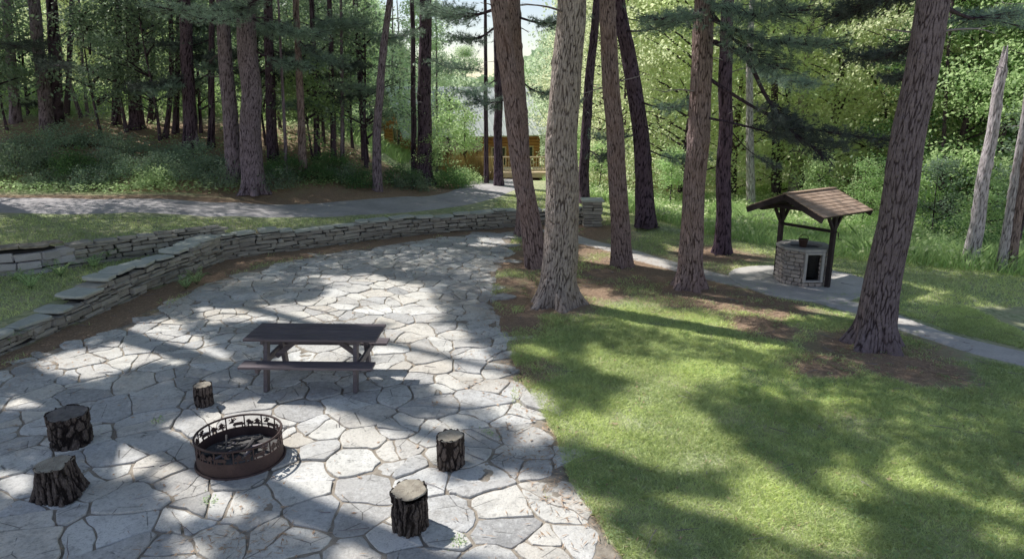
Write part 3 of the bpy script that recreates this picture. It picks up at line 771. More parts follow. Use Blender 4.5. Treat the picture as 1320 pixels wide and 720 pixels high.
# the face whose world normal points at the camera's right
best = max(range(8), key=lambda k: np.dot([math.cos(eang + off_ + k * math.pi / 4 + math.pi / 8) for off_ in (math.pi / 8 + .22,)] + [math.sin(eang + math.pi / 8 + .22 + k * math.pi / 4 + math.pi / 8)], [.12, -1.0]))
m = MB(); core = MB()
for k in range(8):
    a, b = octp(wr, k), octp(wr, k + 1); L = np.linalg.norm(b - a); d = (b - a) / L; nn = np.array([d[1], -d[0]])
    z = 0; row = 0
    ca = octp(wr - .05, k); cb = octp(wr - .05, k + 1); cc = octp(wr - .16, k); cd = octp(wr - .16, k + 1)
    isd = (k == best)
    if isd:
        zt = .12
    else: zt = wh
    core.add([(*ca, 0), (*cb, 0), (*cb, zt), (*ca, zt), (*cc, 0), (*cd, 0), (*cd, zt), (*cc, zt)], [(0, 1, 2, 3), (5, 4, 7, 6), (3, 2, 6, 7)])
    while z < wh - .02:
        h = rs.uniform(.075, .105); h = min(h, wh - z); t = -rs.uniform(0, .1)
        while t < L:
            ln = rs.uniform(.12, .22); t0, t1 = max(t, 0), min(t + ln, L)
            if t1 - t0 > .04 and not (isd and z > .08):
                c = a + d * (t0 + t1) / 2 - nn * -.0
                m.box((*(c - nn * .045), z + h / 2), (t1 - t0 - .012, .10, h - .012), Matrix.Rotation(math.atan2(d[1], d[0]), 3, 'Z'), rs.random(), .012, .009)
            t += ln
        z += h; row += 1
m.build('stonework', M['wellstone'], WR); core.build('mortar_core', M['mortar'], WR)
m = MB()
for k in range(8):   # rim slabs
    a, b, c, d = octp(wr + .03, k), octp(wr + .03, k + 1), octp(wr - .20, k + 1), octp(wr - .20, k)
    mid = (a + b + c + d) / 4; sh = lambda q: mid + (q - mid) * .985
    V = [(*sh(q), z) for z in (wh + .002, wh + .06) for q in (a, b, c, d)]
    m.add(V, [(3, 2, 1, 0), (4, 5, 6, 7), (0, 1, 5, 4), (1, 2, 6, 5), (2, 3, 7, 6), (3, 0, 4, 7)], rs.random())
m.build('rim', M['whitestone'], WR)
a, b = octp(wr + .012, best), octp(wr + .012, best + 1); d = (b - a) / np.linalg.norm(b - a); L = np.linalg.norm(b - a); nn = np.array([d[1], -d[0]])
m = MB(); rot = Matrix.Rotation(math.atan2(d[1], d[0]), 3, 'Z')
for s_ in (.035, L - .035): m.box((*(a + d * s_), .10 + (wh - .10) / 2), (.055, .07, wh - .102), rot, .9, .004)
m.box((*(a + d * L / 2), wh - .03), (L - .13, .06, .05), rot, .8, .004); m.box((*(a + d * L / 2), .125), (L - .13, .06, .04), rot, .8, .004)
m.build('opening_frame', M['whitestone'], WR)
m = MB(); m.tube([(0, 0, .02), (0, 0, .03)], .33, 20); m.build('well_floor', M['darkcore'], WR)
for sy in (-1, 1):
    m = MB(); y = sy * .64; m.beam((0, y, -.045), (0, y, 1.60), .095, .095, bev=.006); po = m.build('post', M['postwood'], WR)
    m = MB()
    for sx in (-1, 1): m.beam((sx * .03, y, 1.26), (sx * .26, y, 1.58), .06, .06, bev=.004, up=(0, 1, 0))
    m.build('knee_brace', M['postwood'], WR)
    m = MB(); m.beam((-.80, y, 1.635), (.80, y, 1.635), .075, .075, bev=.004); m.build('plate', M['postwood'], WR)
m = MB(); m.tube([(0, -.70, 1.22), (0, .70, 1.22)], .035, 10); m.tube([(0, -.70, 1.22), (0, -.76, 1.22), (.0, -.76, 1.08), (0, -.84, 1.08)], .012, 6); m.build('windlass', M['postwood'], WR)
# roof
ez, rz_ = 1.62, 1.99; hw, hl = .90, .90
for sy in (-1, 1):
    m = MB(); V = []; th = .045
    sl = Vector((0, sy * hw, ez - rz_)); nrm = Vector((0, sy * (rz_ - ez), hw)).normalized()
    m.beam(Vector((0, 0, rz_)) + nrm * .0, Vector((0, sy * hw, ez)), hl * 2, th, up=(0, -sy * 0 + 0, 1)); ro = m.build('roof_panel', M['postwood'], WR)
    m = MB(); rows = 8; Ls = sl.length
    for r_ in range(rows):
        x = -hl - .02 - random.uniform(0, .1)
        while x < hl + .02:
            w = random.uniform(.10, .17); x0, x1 = max(x, -hl - .02), min(x + w, hl + .02)
            if x1 - x0 > .03:
                s0 = (rows - r_ - 1) / rows * Ls; s1 = s0 + Ls / rows * 1.25; u = sl.normalized()
                p0 = Vector((0, 0, rz_)) + u * s0 + nrm * (.028 + .004); p1 = Vector((0, 0, rz_)) + u * min(s1, Ls + .03) + nrm * (.028 + .016)
                rot = Matrix((Vector((1, 0, 0)), (p1 - p0).normalized(), Vector((1, 0, 0)).cross((p1 - p0).normalized()))).transposed()
                c = (p0 + p1) / 2 + Vector(((x0 + x1) / 2, 0, 0)); m.box(c, (x1 - x0 - .004, (p1 - p0).length, .012), rot, random.random(), .002)
            x += w
    m.build('shingles', M['shingle'], ro)
for sx in (-1, 1):
    m = MB()
    for sy in (-1, 1): m.beam((sx * (hl + .005), sy * .012, rz_ - .035), (sx * (hl + .005), sy * (hw + .02), ez - .045), .035, .12, up=(0, 0, 1))
    m.build('bargeboard', M['postwood'], WR)
    m = MB(); m.beam((sx * .6, -.62, 1.70), (sx * .6, .62, 1.70), .05, .07, bev=.004); m.build('tie_beam', M['postwood'], WR)
m = MB(); m.box((0, 0, rz_ + .05), (hl * 2 + .05, .12, .016), None, .6, .004); m.build('ridge_cap', M['shingle'], WR)
# bucket standing on the rim
bp = np.array([WELL[0] - .14, WELL[1] - .24]); bk = empty('bucket', (bp[0] , bp[1], wz + .045 + wh + .062)); tag(bk, 'small dark metal bucket standing on the rim of the wishing well', 'bucket')
m = MB(); n = 20; prof = [(.0, 0), (.07, 0), (.10, .16), (.108, .165), (.108, .175), (.09, .17), (.065, .02), (0, .02)]
V = [(r * math.cos(2 * math.pi * i / n), r * math.sin(2 * math.pi * i / n), z) for r, z in prof for i in range(n)]
m.add(V, [(k * n + i, k * n + (i + 1) % n, (k + 1) * n + (i + 1) % n, (k + 1) * n + i) for k in range(len(prof) - 1) for i in range(n)]); m.build('bowl', M['rust'], bk, smooth=True)
m = MB(); m.tube([(.108 * math.cos(t), 0, .165 + .10 * math.sin(t)) for t in np.linspace(0, math.pi, 12)], .006, 6); m.build('handle', M['rust'], bk)

# ================================================================== lodge and deck in the distance
LG = empty('timber_lodge', (-3.6, 48.4, -1.1), R(24)); tag(LG, 'distant lodge with orange log gable and pale metal roof beyond the driveway', 'building')
m = MB(); gl, gw, gh = 4.4, 3.4, 3.2
for k in range(16):
    z = .1 + k * .2
    for sy in (-1, 1): m.tube([(-gl, sy * gw, z), (gl, sy * gw, z)], .11, 8, a=random.random())
    for sx in (-1, 1): m.tube([(sx * gl, -gw, z), (sx * gl, gw, z)], .11, 8, a=random.random())
for k in range(13):
    z = gh + .1 + k * .2; w = gw * (1 - (k + .5) / 13)
    for sx in (-1, 1): m.tube([(sx * gl, -w, z), (sx * gl, w, z)], .11, 8, a=random.random())
m.build('wall', M['logorange'], LG)
m = MB()
for sy in (-1, 1):
    m.beam((0, sy * -.02, gh + 2.72), (0, sy * (gw + .6), gh - .38), gl * 2 + 1.4, .10, bev=.01)
    u = Vector((0, sy * (gw + .6), -3.1))
    for k in range(24):
        x = -gl - .6 + k * (2 * gl + 1.2) / 23; m.beam((x, 0, gh + 2.79), (x, sy * (gw + .6), gh - .31), .05, .05, bev=0, a=.2)
m.build('roof', M['metalroof'], LG)
for x in (-3.0, -.8, 1.4, 3.4):
    m = MB(); 
    for s_ in (-1, 1): m.box((x + s_ * .5, -gw - .13, 1.5), (.09, .07, 1.29)); m.box((x, -gw - .13, 1.5 + s_ * .6), (.91, .07, .09))
    wf = m.build('window', M['deckwood'], LG); m = MB(); m.box((x, -gw - .115, 1.5), (.9, .02, 1.1)); m.build('pane', M['glass'], wf)
m = MB()
for s_ in (-1, 1): m.box((-gl - .13, s_ * .5, 2.9), (.07, .09, 1.19)); m.box((-gl - .13, 0, 2.9 + s_ * .55), (.07, .91, .09))
wf = m.build('window', M['deckwood'], LG); m = MB(); m.box((-gl - .115, 0, 2.9), (.02, .9, 1.0)); m.build('pane', M['glass'], wf)
m = MB(); m.box((3.4, .6, gh + 2.7), (.8, .8, 1.6), None, .3, .02); m.build('chimney', M['wallstone'], LG)
DK = empty('timber_deck', (.1, 37.0, -.88), R(0)); tag(DK, 'raised timber deck with railing seen between the leaning trunks', 'deck')
m = MB(); m.box((0, 0, 1.2), (6.6, 3.4, .12)); m.box((0, -1.72, 1.16), (6.7, .05, .26)); m.build('deck_floor', M['deckwood'], DK)
for x in np.linspace(-3.2, 3.2, 6):
    for y in (-1.6, 1.6):
        m = MB(); m.beam((x, y, 0), (x, y, 1.13), .16, .16); m.build('post', M['deckwood'], DK)
for x in np.linspace(-3.2, 3.2, 6):
    m = MB(); m.beam((x, -1.64, 1.262), (x, -1.64, 2.02), .12, .12); m.build('railing_post', M['deckwood'], DK)
m = MB(); m.beam((-3.3, -1.64, 2.06), (3.3, -1.64, 2.06), .14, .06); m.beam((-3.3, -1.66, 1.40), (3.3, -1.66, 1.40), .05, .08)
for x in np.arange(-3.2, 3.2, .14): m.beam((x, -1.66, 1.44), (x, -1.66, 2.03), .035, .035, bev=0)
m.build('railing', M['deckwood'], DK)
m = MB(); m.box((0, 1.3, .56), (6.2, .1, 1.1)); m.build('underdeck_dark', M['darkred'], DK)  # dark red panel stands in for the dark open underside
# invented shed standing in for a red-brown part of the building; garden fence right
SH = empty('stand_in_shed', (-3.0, 41.5, tz(-3.0, 41.5) - .05), R(10)); tag(SH, 'invented dark red shed standing in for a red-brown part of the building', 'shed')
m = MB()
for k in range(9): m.box((-.8 + k * .2, -.8, .9), (.185, .04, 1.8), None, random.random(), .004); m.box((-.8 + k * .2, .8, .9), (.185, .04, 1.8), None, random.random(), .004)
for s_ in (-1, 1):
    for k in range(8): m.box((s_ * .9, -.7 + k * .2, .9), (.04, .185, 1.8), None, random.random(), .004)
m.build('wall', M['darkred'], SH)
m = MB()
for s_ in (-1, 1): m.beam((0, 0, 2.3), (0, s_ * 1.1, 1.72), 2.2, .06)
m.build('roof', M['shingle'], SH)
m = MB(); m.box((.2, -.84, .85), (.6, .03, 1.6), None, .9, .004); m.build('door', M['deckwood'], SH)
FN = empty('board_fence', (5.6, 33, tz(5.6, 33))); tag(FN, 'low brown board fence in the sunny grass behind the pine trunks', 'fence')
m = MB()
for z in (.45, .9): m.beam((-2.4, 0, z), (2.4, 0, z), .05, .1)
for x in np.arange(-2.4, 2.4, .22): m.box((x, -.05, .6), (.13, .025, 1.1), None, random.random(), .004)
m.build('boards', M['deckwood'], FN)
for x in (-2.4, -.8, .8, 2.4):
    m = MB(); m.beam((x, .08, -.1), (x, .08, 1.15), .1, .1); m.build('post', M['deckwood'], FN)
# ================================================================== where the sun reaches the ground (crowns are thinned there)
LIT = [(560, 462, 95, 36), (600, 440, 55, 28), (520, 430, 60, 20), (420, 368, 46, 16), (470, 352, 20, 8), (305, 398, 42, 12), (380, 400, 50, 16), (225, 445, 95, 16), (330, 462, 60, 14), (640, 312, 24, 9), (600, 478, 60, 20), (500, 500, 30, 8),
       (430, 590, 100, 50), (300, 545, 48, 24), (395, 548, 70, 22), (420, 660, 90, 34), (560, 660, 90, 50), (660, 620, 60, 50), (700, 690, 80, 40), (520, 610, 40, 60), (640, 540, 60, 18), (690, 520, 30, 25), (270, 545, 30, 14), (350, 600, 80, 40),
       (190, 598, 30, 12), (40, 500, 34, 8), (130, 480, 34, 8), (200, 560, 18, 8), (20, 600, 22, 14), (300, 610, 40, 22), (250, 690, 20, 10), (130, 640, 14, 8), (480, 550, 40, 14),
       (835, 535, 62, 58), (800, 470, 50, 18), (880, 470, 70, 14), (780, 600, 60, 40), (860, 690, 110, 26), (980, 700, 90, 24), (1085, 612, 56, 26), (1290, 655, 46, 22), (930, 420, 70, 12), (840, 410, 60, 12), (1000, 440, 36, 8), (1110, 560, 20, 10), (950, 580, 30, 12), (1040, 660, 40, 12), (1300, 610, 30, 10),
       (780, 340, 34, 10), (735, 330, 20, 8), (1180, 384, 50, 9), (1090, 405, 44, 6), (1150, 420, 34, 8), (1250, 395, 40, 8), (820, 308, 34, 7), (900, 330, 22, 8), (960, 300, 90, 14), (1080, 480, 40, 7), (740, 470, 40, 20), (1190, 470, 26, 6), (870, 375, 30, 5),
       (290, 287, 26, 4), (355, 287, 22, 4), (480, 268, 60, 4), (600, 262, 60, 8), (640, 248, 50, 12), (1010, 366, 40, 6), (1230, 440, 40, 8), (710, 360, 12, 10)]
LIT += [(470, 615, 215, 88), (700, 650, 100, 66), (590, 450, 90, 40), (250, 540, 60, 20), (830, 600, 70, 50), (905, 465, 90, 20)]
SHD = [(530, 524, 74, 17), (325, 697, 80, 24), (612, 556, 42, 14), (180, 655, 80, 30), (430, 480, 70, 12), (905, 520, 30, 12), (760, 480, 30, 22), (850, 645, 90, 12), (930, 680, 60, 12)]
def _c1(L_): return [(620 + x * .5833, 300 + y * .5833) for x, y in L_]
def _c2(L_): return [(x * .6114, 280 + y * .6111) for x, y in L_]
LITP = [_c1(q) for q in (
    [(215, 125), (300, 120), (380, 160), (480, 180), (600, 220), (690, 245), (640, 268), (560, 250), (420, 210), (330, 195), (250, 165)],
    [(430, 128), (520, 138), (640, 168), (725, 190), (650, 198), (540, 178)],
    [(240, 250), (340, 285), (570, 298), (575, 325), (450, 340), (480, 400), (540, 450), (625, 520), (560, 535), (400, 515), (280, 480), (170, 460), (60, 430), (50, 360), (130, 350), (200, 400), (290, 390), (325, 340), (235, 285)],
    [(600, 512), (720, 590), (830, 640), (820, 720), (650, 720), (540, 650), (400, 592), (420, 570), (560, 600)],
    [(735, 515), (820, 502), (885, 560), (870, 595), (800, 600), (740, 560)], [(890, 470), (960, 500), (1000, 560), (1080, 570), (1200, 600), (1200, 645), (1100, 615), (980, 585), (900, 530)],
    [(140, 560), (250, 600), (350, 660), (450, 730), (60, 780), (60, 560)], [(690, 150), (800, 172), (830, 190), (920, 186), (1020, 212), (1070, 245), (960, 230), (800, 195), (700, 172)],
    [(930, 118), (1060, 135), (960, 150)], [(1070, 148), (1160, 165), (1100, 170)], [(1170, 192), (1220, 200), (1220, 218)], [(85, 245), (160, 262), (195, 292), (115, 282)], [(550, 68), (650, 70), (620, 90), (560, 87)], [(780, 92), (860, 98), (820, 118)],
    [(225, 15), (330, 45), (440, 80), (330, 78), (215, 60)], [(320, 118), (395, 132), (340, 144)], [(700, 370), (805, 372), (760, 398)], [(1140, 535), (1220, 530), (1220, 572)], [(380, 20), (480, 30), (640, 40), (560, 50), (420, 45)], [(1100, 660), (1200, 690), (1200, 720), (1120, 700)])]
LITP += [_c2(q) for q in (
    [(640, 118), (760, 118), (900, 158), (935, 200), (900, 228), (820, 228), (540, 218), (435, 218), (425, 182), (520, 187), (650, 180), (700, 150)],
    [(820, 222), (960, 235), (1060, 300), (1120, 350), (1110, 440), (1030, 385), (920, 382), (885, 350), (800, 338), (790, 270)], [(590, 262), (745, 262), (745, 320), (590, 320)],
    [(270, 230), (360, 212), (440, 258), (500, 300), (545, 320), (520, 350), (440, 322), (330, 312), (200, 345), (80, 325), (100, 292), (230, 268)],
    [(470, 395), (560, 382), (760, 408), (860, 432), (905, 445), (905, 475), (835, 520), (820, 565), (1000, 565), (1080, 520), (1150, 560), (1150, 730), (760, 730), (560, 645), (440, 640), (435, 600), (400, 590), (330, 565), (235, 542), (228, 508), (280, 480), (340, 440), (400, 418)],
    [(330, 560), (450, 590), (425, 645), (360, 645)], [(380, 655), (450, 690), (470, 730), (400, 730)], [(0, 540), (80, 528), (92, 560), (0, 592)], [(0, 365), (105, 368), (112, 402), (0, 402)], [(1060, 448), (1150, 445), (1150, 482), (1080, 482)], [(600, 45), (700, 50), (690, 62), (600, 60)], [(1000, 40), (1085, 38), (1085, 60), (1010, 60)], [(150, 640), (190, 650), (170, 680)], [(640, 410), (700, 400), (980, 450), (900, 560)])]
def _inpoly(X, Y, poly):
    r = np.zeros(X.shape, bool); n = len(poly)
    for i in range(n):
        x0, y0 = poly[i]; x1, y1 = poly[(i + 1) % n]
        if y0 == y1: continue
        r ^= ((Y < y0) != (Y < y1)) & (X < (x1 - x0) * (Y - y0) / (y1 - y0) + x0)
    return r
def lit(gx_, gy_):
    """True where the photo shows sun on the ground (plan coordinates in)"""
    gx_ = np.asarray(gx_, float); gy_ = np.asarray(gy_, float)
    p = np.stack([gx_, gy_, np.zeros_like(gx_)], -1); X, Y, W = proj(p)
    k = 230.0 / np.maximum(gy_, 3)
    Xw = X + (fbm(gx_ * 2.1, gy_ * 2.1, 40, 3) - .5) * k * 2.2; Yw = Y + (fbm(gx_ * 2.1, gy_ * 2.1, 47, 3) - .5) * k * 1.0
    L = np.zeros(gx_.shape, bool)
    for q in LITP: L |= _inpoly(Xw, Yw, q)
    for cx, cy, rx, ry in LIT[-22:]:
        if cy < 300: L |= np.hypot((X - cx) / rx, (Y - cy) / ry) < 1
    for cx, cy, rx, ry in LIT:
        if cy < 300: L |= np.hypot((X - cx) / rx, (Y - cy) / ry) < 1
    inside = (X > -60) & (X < 1380) & (Y < 780) & (Y > 258) & (W > 0)
    L = np.where(inside, L, fbm(gx_ * .5, gy_ * .5, 61, 3) > .56)
    L = np.where((gy_ > 23) & (gx_ > 0), True, L)
    L = np.where((gy_ > 29), True, L)
    return L
def shadow_xy(p):
    k = p[:, 2] / -LDIR[2]
    return p[:, 0] + LDIR[0] * k, p[:, 1] + LDIR[1] * k

# ================================================================== foliage helpers
def quads(C, U, W):
    """one diamond leaf per centre: U long half-axis, W short half-axis"""
    V = np.stack([C - U, C + W, C + U, C - W], 1).reshape(-1, 3)
    Fq = np.arange(len(C) * 4).reshape(-1, 4); return V, Fq
def rdir(n): v = rng.normal(size=(n, 3)); return v / np.linalg.norm(v, axis=1, keepdims=True)
def leaves(C, size, v, flat=.4, aspect=.6, helio=0.0):
    n = len(C); nrm = rdir(n) * (1 - flat) + np.array([0, 0, 1.0]) * flat - LDIR * helio; nrm /= np.linalg.norm(nrm, axis=1, keepdims=True)
    a = rdir(n); u = np.cross(nrm, a); u /= np.maximum(np.linalg.norm(u, axis=1, keepdims=True), 1e-5); w = np.cross(nrm, u)
    s = size * rng.uniform(.6, 1.3, (n, 1)) * .5
    V, Fq = quads(C, u * s, w * s * aspect); return V, Fq, np.repeat(v, 4)
def needles(C, D, length, width, per, v, spread=.75):
    """tufts of thin needles at C pointing along D"""
    n = len(C); Cn = np.repeat(C, per, 0); Dn = np.repeat(D, per, 0) + rng.normal(size=(n * per, 3)) * spread; Dn /= np.linalg.norm(Dn, axis=1, keepdims=True)
    side = np.cross(Dn, rdir(n * per)); side /= np.maximum(np.linalg.norm(side, axis=1, keepdims=True), 1e-5)
    L = length * rng.uniform(.7, 1.15, (n * per, 1))
    V = np.stack([Cn - side * width / 2, Cn + side * width / 2, Cn + Dn * L], 1).reshape(-1, 3)
    return V, np.arange(len(Cn) * 3).reshape(-1, 3), np.repeat(np.clip(np.repeat(v, per) + rng.uniform(-.15, .15, n * per), 0, 1), 3)

def trunk_np(path, rad, n, step, K, fz, relief, seed, flare=0.0, lobes=5, flare_h=.7):
    """tapered bark-covered trunk; path/rad given at control heights"""
    path = np.array(path, float); rad = np.array(rad, float)
    seg = np.r_[0, np.cumsum(np.linalg.norm(np.diff(path, axis=0), axis=1))]; T = np.arange(0, seg[-1] + step, step); T = T[T <= seg[-1]]
    c = np.stack([np.interp(T, seg, path[:, k]) for k in range(3)], 1); r = np.interp(T, seg, rad)
    wob = (vnoise(T * .9, T * 0, seed) - .5); c[:, 0] += wob * rad[0] * .25 * np.minimum(T, 1); c[:, 1] += (vnoise(T * .8, T * 0 + 5, seed) - .5) * rad[0] * .25 * np.minimum(T, 1)
    u = np.arange(n) / n; UU, TT = np.meshgrid(u, T); g = UU * 2 * math.pi
    pl = plates(UU + (.55 / K) * (fbm(np.cos(g) * 2.2 + 7, TT * 2.6 + np.sin(g) * 2.2, seed + 3, 3) - .5) * 2.4, TT + .25 * (vnoise(np.cos(g) * 5 + 9, TT * 4 + np.sin(g) * 5, seed + 6) - .5), K, fz, seed) if relief > 0 else np.ones_like(UU) * .5
    ft = np.clip(1 - T / flare_h, 0, 1)[:, None] ** 2.2
    lob = 1 + flare * ft * (1 + .75 * np.sin(lobes * g + seed) + .4 * np.sin((lobes + 2) * g + 2.1 * seed)) + .03 * np.sin(2 * g + seed) + .05 * (vnoise(UU * 0 + np.cos(g) * 1.5 + 4, TT * .8 + np.sin(g) * 1.5, seed) - .5)
    pv = sstep(-.02, .20, pl)
    rr = r[:, None] * lob - relief * (1 - pv) + relief * .5 * (fbm(np.cos(g) * 4 + 9, TT * 9 + np.sin(g) * 4, seed + 5, 3) - .5)
    if relief > .008:
        ks = np.random.default_rng(seed + 77)
        for _ in range(9):
            kz = ks.uniform(1.2, 7); ku = ks.random(); du = (UU - ku + .5) % 1 - .5; dd = (du * 2 * math.pi * r[:, None]) ** 2 + (TT - kz) ** 2; s_ = ks.uniform(.05, .10)
            rr = rr + .035 * np.exp(-dd / s_ ** 2) - .030 * np.exp(-dd / (s_ * .4) ** 2)
        rr = rr + r[:, None] * .16 * (fbm(np.cos(g) * 1.3 + 4, TT * .7 + np.sin(g) * 1.3, seed + 31, 3) - .5)
    V = np.stack([c[:, 0:1] + rr * np.cos(g), c[:, 1:2] + rr * np.sin(g), np.repeat(c[:, 2:3], n, 1)], -1).reshape(-1, 3)
    I = np.arange(len(T) * n).reshape(len(T), n); J = np.roll(I, -1, 1)
    Q_ = np.stack([I[:-1], J[:-1], J[1:], I[1:]], -1).reshape(-1, 4)
    return V, Q_, pv.ravel()

def two_mat(name, parts, mats, parent=None, loc=None):
    """join (V,F,v) blocks with a material each into one mesh"""
    Vs = []; Ls = []; sz = []; A = []; mi = []; b = 0
    for k, (V, Fq, v) in enumerate(parts):
        if len(V) == 0: continue
        Vs.append(V); Ls.append((np.asarray(Fq) + b).ravel()); sz.append(np.full(len(Fq), np.asarray(Fq).shape[1])); A.append(v); mi.append(np.full(len(Fq), k)); b += len(V)
    me = bpy.data.meshes.new(name); V = np.concatenate(Vs).astype(np.float32); L = np.concatenate(Ls).astype(np.int32); S = np.concatenate(sz).astype(np.int32)
    me.vertices.add(len(V)); me.vertices.foreach_set('co', V.ravel()); me.loops.add(len(L)); me.loops.foreach_set('vertex_index', L); me.polygons.add(len(S))
    me.polygons.foreach_set('loop_start', np.r_[0, np.cumsum(S)[:-1]].astype(np.int32)); me.polygons.foreach_set('material_index', np.concatenate(mi).astype(np.int32))
    at = me.attributes.new('v', 'FLOAT', 'POINT'); at.data.foreach_set('value', np.concatenate(A).astype(np.float32)); me.update(calc_edges=True); me.validate()
    for m in mats: me.materials.append(m)
    o = bpy.data.objects.new(name, me); link(o, parent)
    if loc is not None: o.location = loc
    return o
def tube_np(pts, rad, n=6, a=.5):
    m = MB(); m.tube(pts, rad, n, a); F4 = [f for f in m.f if len(f) == 4]
    return np.array(m.v), np.array(F4), np.array(m.a)
def cat(bl):
    V = []; Fq = []; A = []; b = 0
    for v, f, a in bl: V.append(v); Fq.append(f + b); A.append(a); b += len(v)
    return np.concatenate(V), np.concatenate(Fq), np.concatenate(A)

def plume_blocks(pts, r0, spread, ntw, tuft=.13, per=15, start=.3, droop=.0, width=.009, bright=.5):
    """a pine limb: curved wood, side twigs and needle tufts"""
    P_ = np.array(smooth_poly(pts, 6)); m = len(P_); wood = [tube_np(P_, list(np.linspace(r0, r0 * .25, m)), 7)]
    C = []; D = []; tang = np.gradient(P_, axis=0); tang /= np.linalg.norm(tang, axis=1, keepdims=True)
    for k in range(ntw):
        t = start + (1 - start) * (k + rng.random()) / ntw; i = min(int(t * (m - 1)), m - 2); p = P_[i] + (P_[i + 1] - P_[i]) * (t * (m - 1) - i); d = tang[i]
        sd = np.cross(d, [0, 0, 1.0]); sd /= max(np.linalg.norm(sd), 1e-3); s = 1 if k % 2 else -1
        L = spread * (1.05 - .6 * abs(t - .55)) * rng.uniform(.5, 1.1); dv = sd * s * rng.uniform(.5, 1) + d * rng.uniform(.5, 1.0) + np.array([0, 0, rng.uniform(-.30, .28) - droop]); dv /= np.linalg.norm(dv)
        q = [p, p + dv * L * .5 + [0, 0, .03], p + dv * L + np.array([0, 0, rng.uniform(-.02, .10)])]
        wood.append(tube_np(q, [r0 * .28, r0 * .18, r0 * .08], 5))
        for j in range(max(3, int(L / .085))):
            f = .25 + .75 * rng.random(); c = q[0] + (q[2] - q[0]) * f + rng.normal(size=3) * [.05, .05, .03] * (1 + L); dd = dv * .6 + rng.normal(size=3) * .5 + [0, 0, .25]
            C.append(c); D.append(dd / np.linalg.norm(dd))
    C = np.array(C); D = np.array(D); v = np.clip(bright + rng.uniform(-.35, .4, len(C)), 0, 1)
    return needles(C, D, tuft, width, per, v), cat(wood)

def dead_twigs(parent, path_at, zs, r, mat, n=5, seed=1, L=(.4, 1.4)):
    rr = random.Random(seed)
    for k in range(n):
        z = rr.uniform(*zs); c, rad = path_at(z); a = rr.uniform(0, 2 * math.pi); ln = rr.uniform(*L); m = MB()
        d = Vector((math.cos(a), math.sin(a), rr.uniform(-.15, .35))).normalized(); p = Vector(c) + d * rad * .6; pts = [p]; dd = d.copy()
        for i in range(5):
            dd = (dd + Vector((rr.uniform(-.25, .25), rr.uniform(-.25, .25), rr.uniform(-.22, .12)))).normalized(); pts.append(pts[-1] + dd * ln / 5)
            if i in (2, 3): 
                e = (dd + Vector((rr.uniform(-1, 1), rr.uniform(-1, 1), rr.uniform(-.3, .4)))).normalized(); m.tube([pts[-1], pts[-1] + e * ln * .18, pts[-1] + e * ln * .3], [r * .4, r * .25, r * .12], 5)
        m.tube(pts, list(np.linspace(r, r * .25, len(pts))), 6); m.build('dead_branch', mat, parent)

# ---- pine crowns above the picture: needle sprays on limbs, thinned where the photo shows sun on the ground
def crown_blocks(base, axis_at, z0, z1, Rm, nclump, per=46, filt=True, nd=(.30, .05), zmin=None, seed=1):
    n = nclump; z = z0 + (z1 - z0) * rng.random(n) ** .9; t = (z - z0) / (z1 - z0); prof = np.where(t < .25, .55 + 1.8 * t, 1.0 - (t - .25) * .95) ; prof = np.clip(prof, .12, 1)
    a = rng.random(n) * 2 * math.pi; r = Rm * prof * np.sqrt(rng.random(n)) * (.72 + .4 * vnoise(a * 1.2, z * .5, seed))
    ax = np.array([axis_at(q) for q in z]); C = np.stack([ax[:, 0] + r * np.cos(a), ax[:, 1] + r * np.sin(a), z], 1)   # world
    if filt:
        gx_, gy_ = shadow_xy(C); L = lit(gx_, gy_); q_ = C.copy(); q_[:, 2] -= 1.9; wx_, wy_ = shadow_xy(q_); keep = (~L) & (np.hypot(wx_ - WELL[0], wy_ - WELL[1]) > 1.5); C = C[keep]; a = a[keep]; r = r[keep]
    X, Y, W = proj(C)
    infr = (W > 0) & (X > -40) & (X < 1360) & (Y > -45)
    C = C[~infr]; a = a[~infr]; r = r[~infr]
    if len(C) == 0: return None
    wood = []
    for i in range(0, len(C), 7):
        q = C[i]; s = axis_at(q[2] - r[i] * .25)
        if filt:
            tt = np.linspace(.15, .9, 5)[:, None]; pp = np.array([[s[0], s[1], q[2] - r[i] * .25]]) * (1 - tt) + q[None] * tt; gx_, gy_ = shadow_xy(pp)
            if lit(gx_, gy_).any(): continue
        wood.append(tube_np([[s[0], s[1], q[2] - r[i] * .25], [(s[0] + q[0]) / 2, (s[1] + q[1]) / 2, q[2] - r[i] * .07], list(q)], [.045, .03, .012], 5))
    k = len(C) * per; Cn = np.repeat(C, per, 0) + rng.normal(size=(k, 3)) * [.42, .42, .16]; out = np.repeat(np.stack([np.cos(a), np.sin(a), np.full(len(a), .25)], 1), per, 0) + rng.normal(size=(k, 3)) * .55
    out /= np.linalg.norm(out, axis=1, keepdims=True); sd = np.cross(out, rdir(k)); sd /= np.maximum(np.linalg.norm(sd, axis=1, keepdims=True), 1e-5)
    if filt:
        gx_, gy_ = shadow_xy(Cn); kk = (~lit(gx_, gy_)) | (rng.random(k) < .004); Cn = Cn[kk]; out = out[kk]; sd = sd[kk]
    V, Fq = quads(Cn, out * nd[0] / 2 * rng.uniform(.7, 1.2, (len(Cn), 1)), sd * nd[1] / 2)
    b = np.array(base)
    if not wood: wood = [tube_np([[*axis_at(z0), z0], [*axis_at(z0 + .5), z0 + .5]], [.04, .04], 5)]
    return (V - b, Fq, np.repeat(rng.random(len(Cn)), 4)), (lambda w: (w[0] - b, w[1], w[2]))(cat(wood))

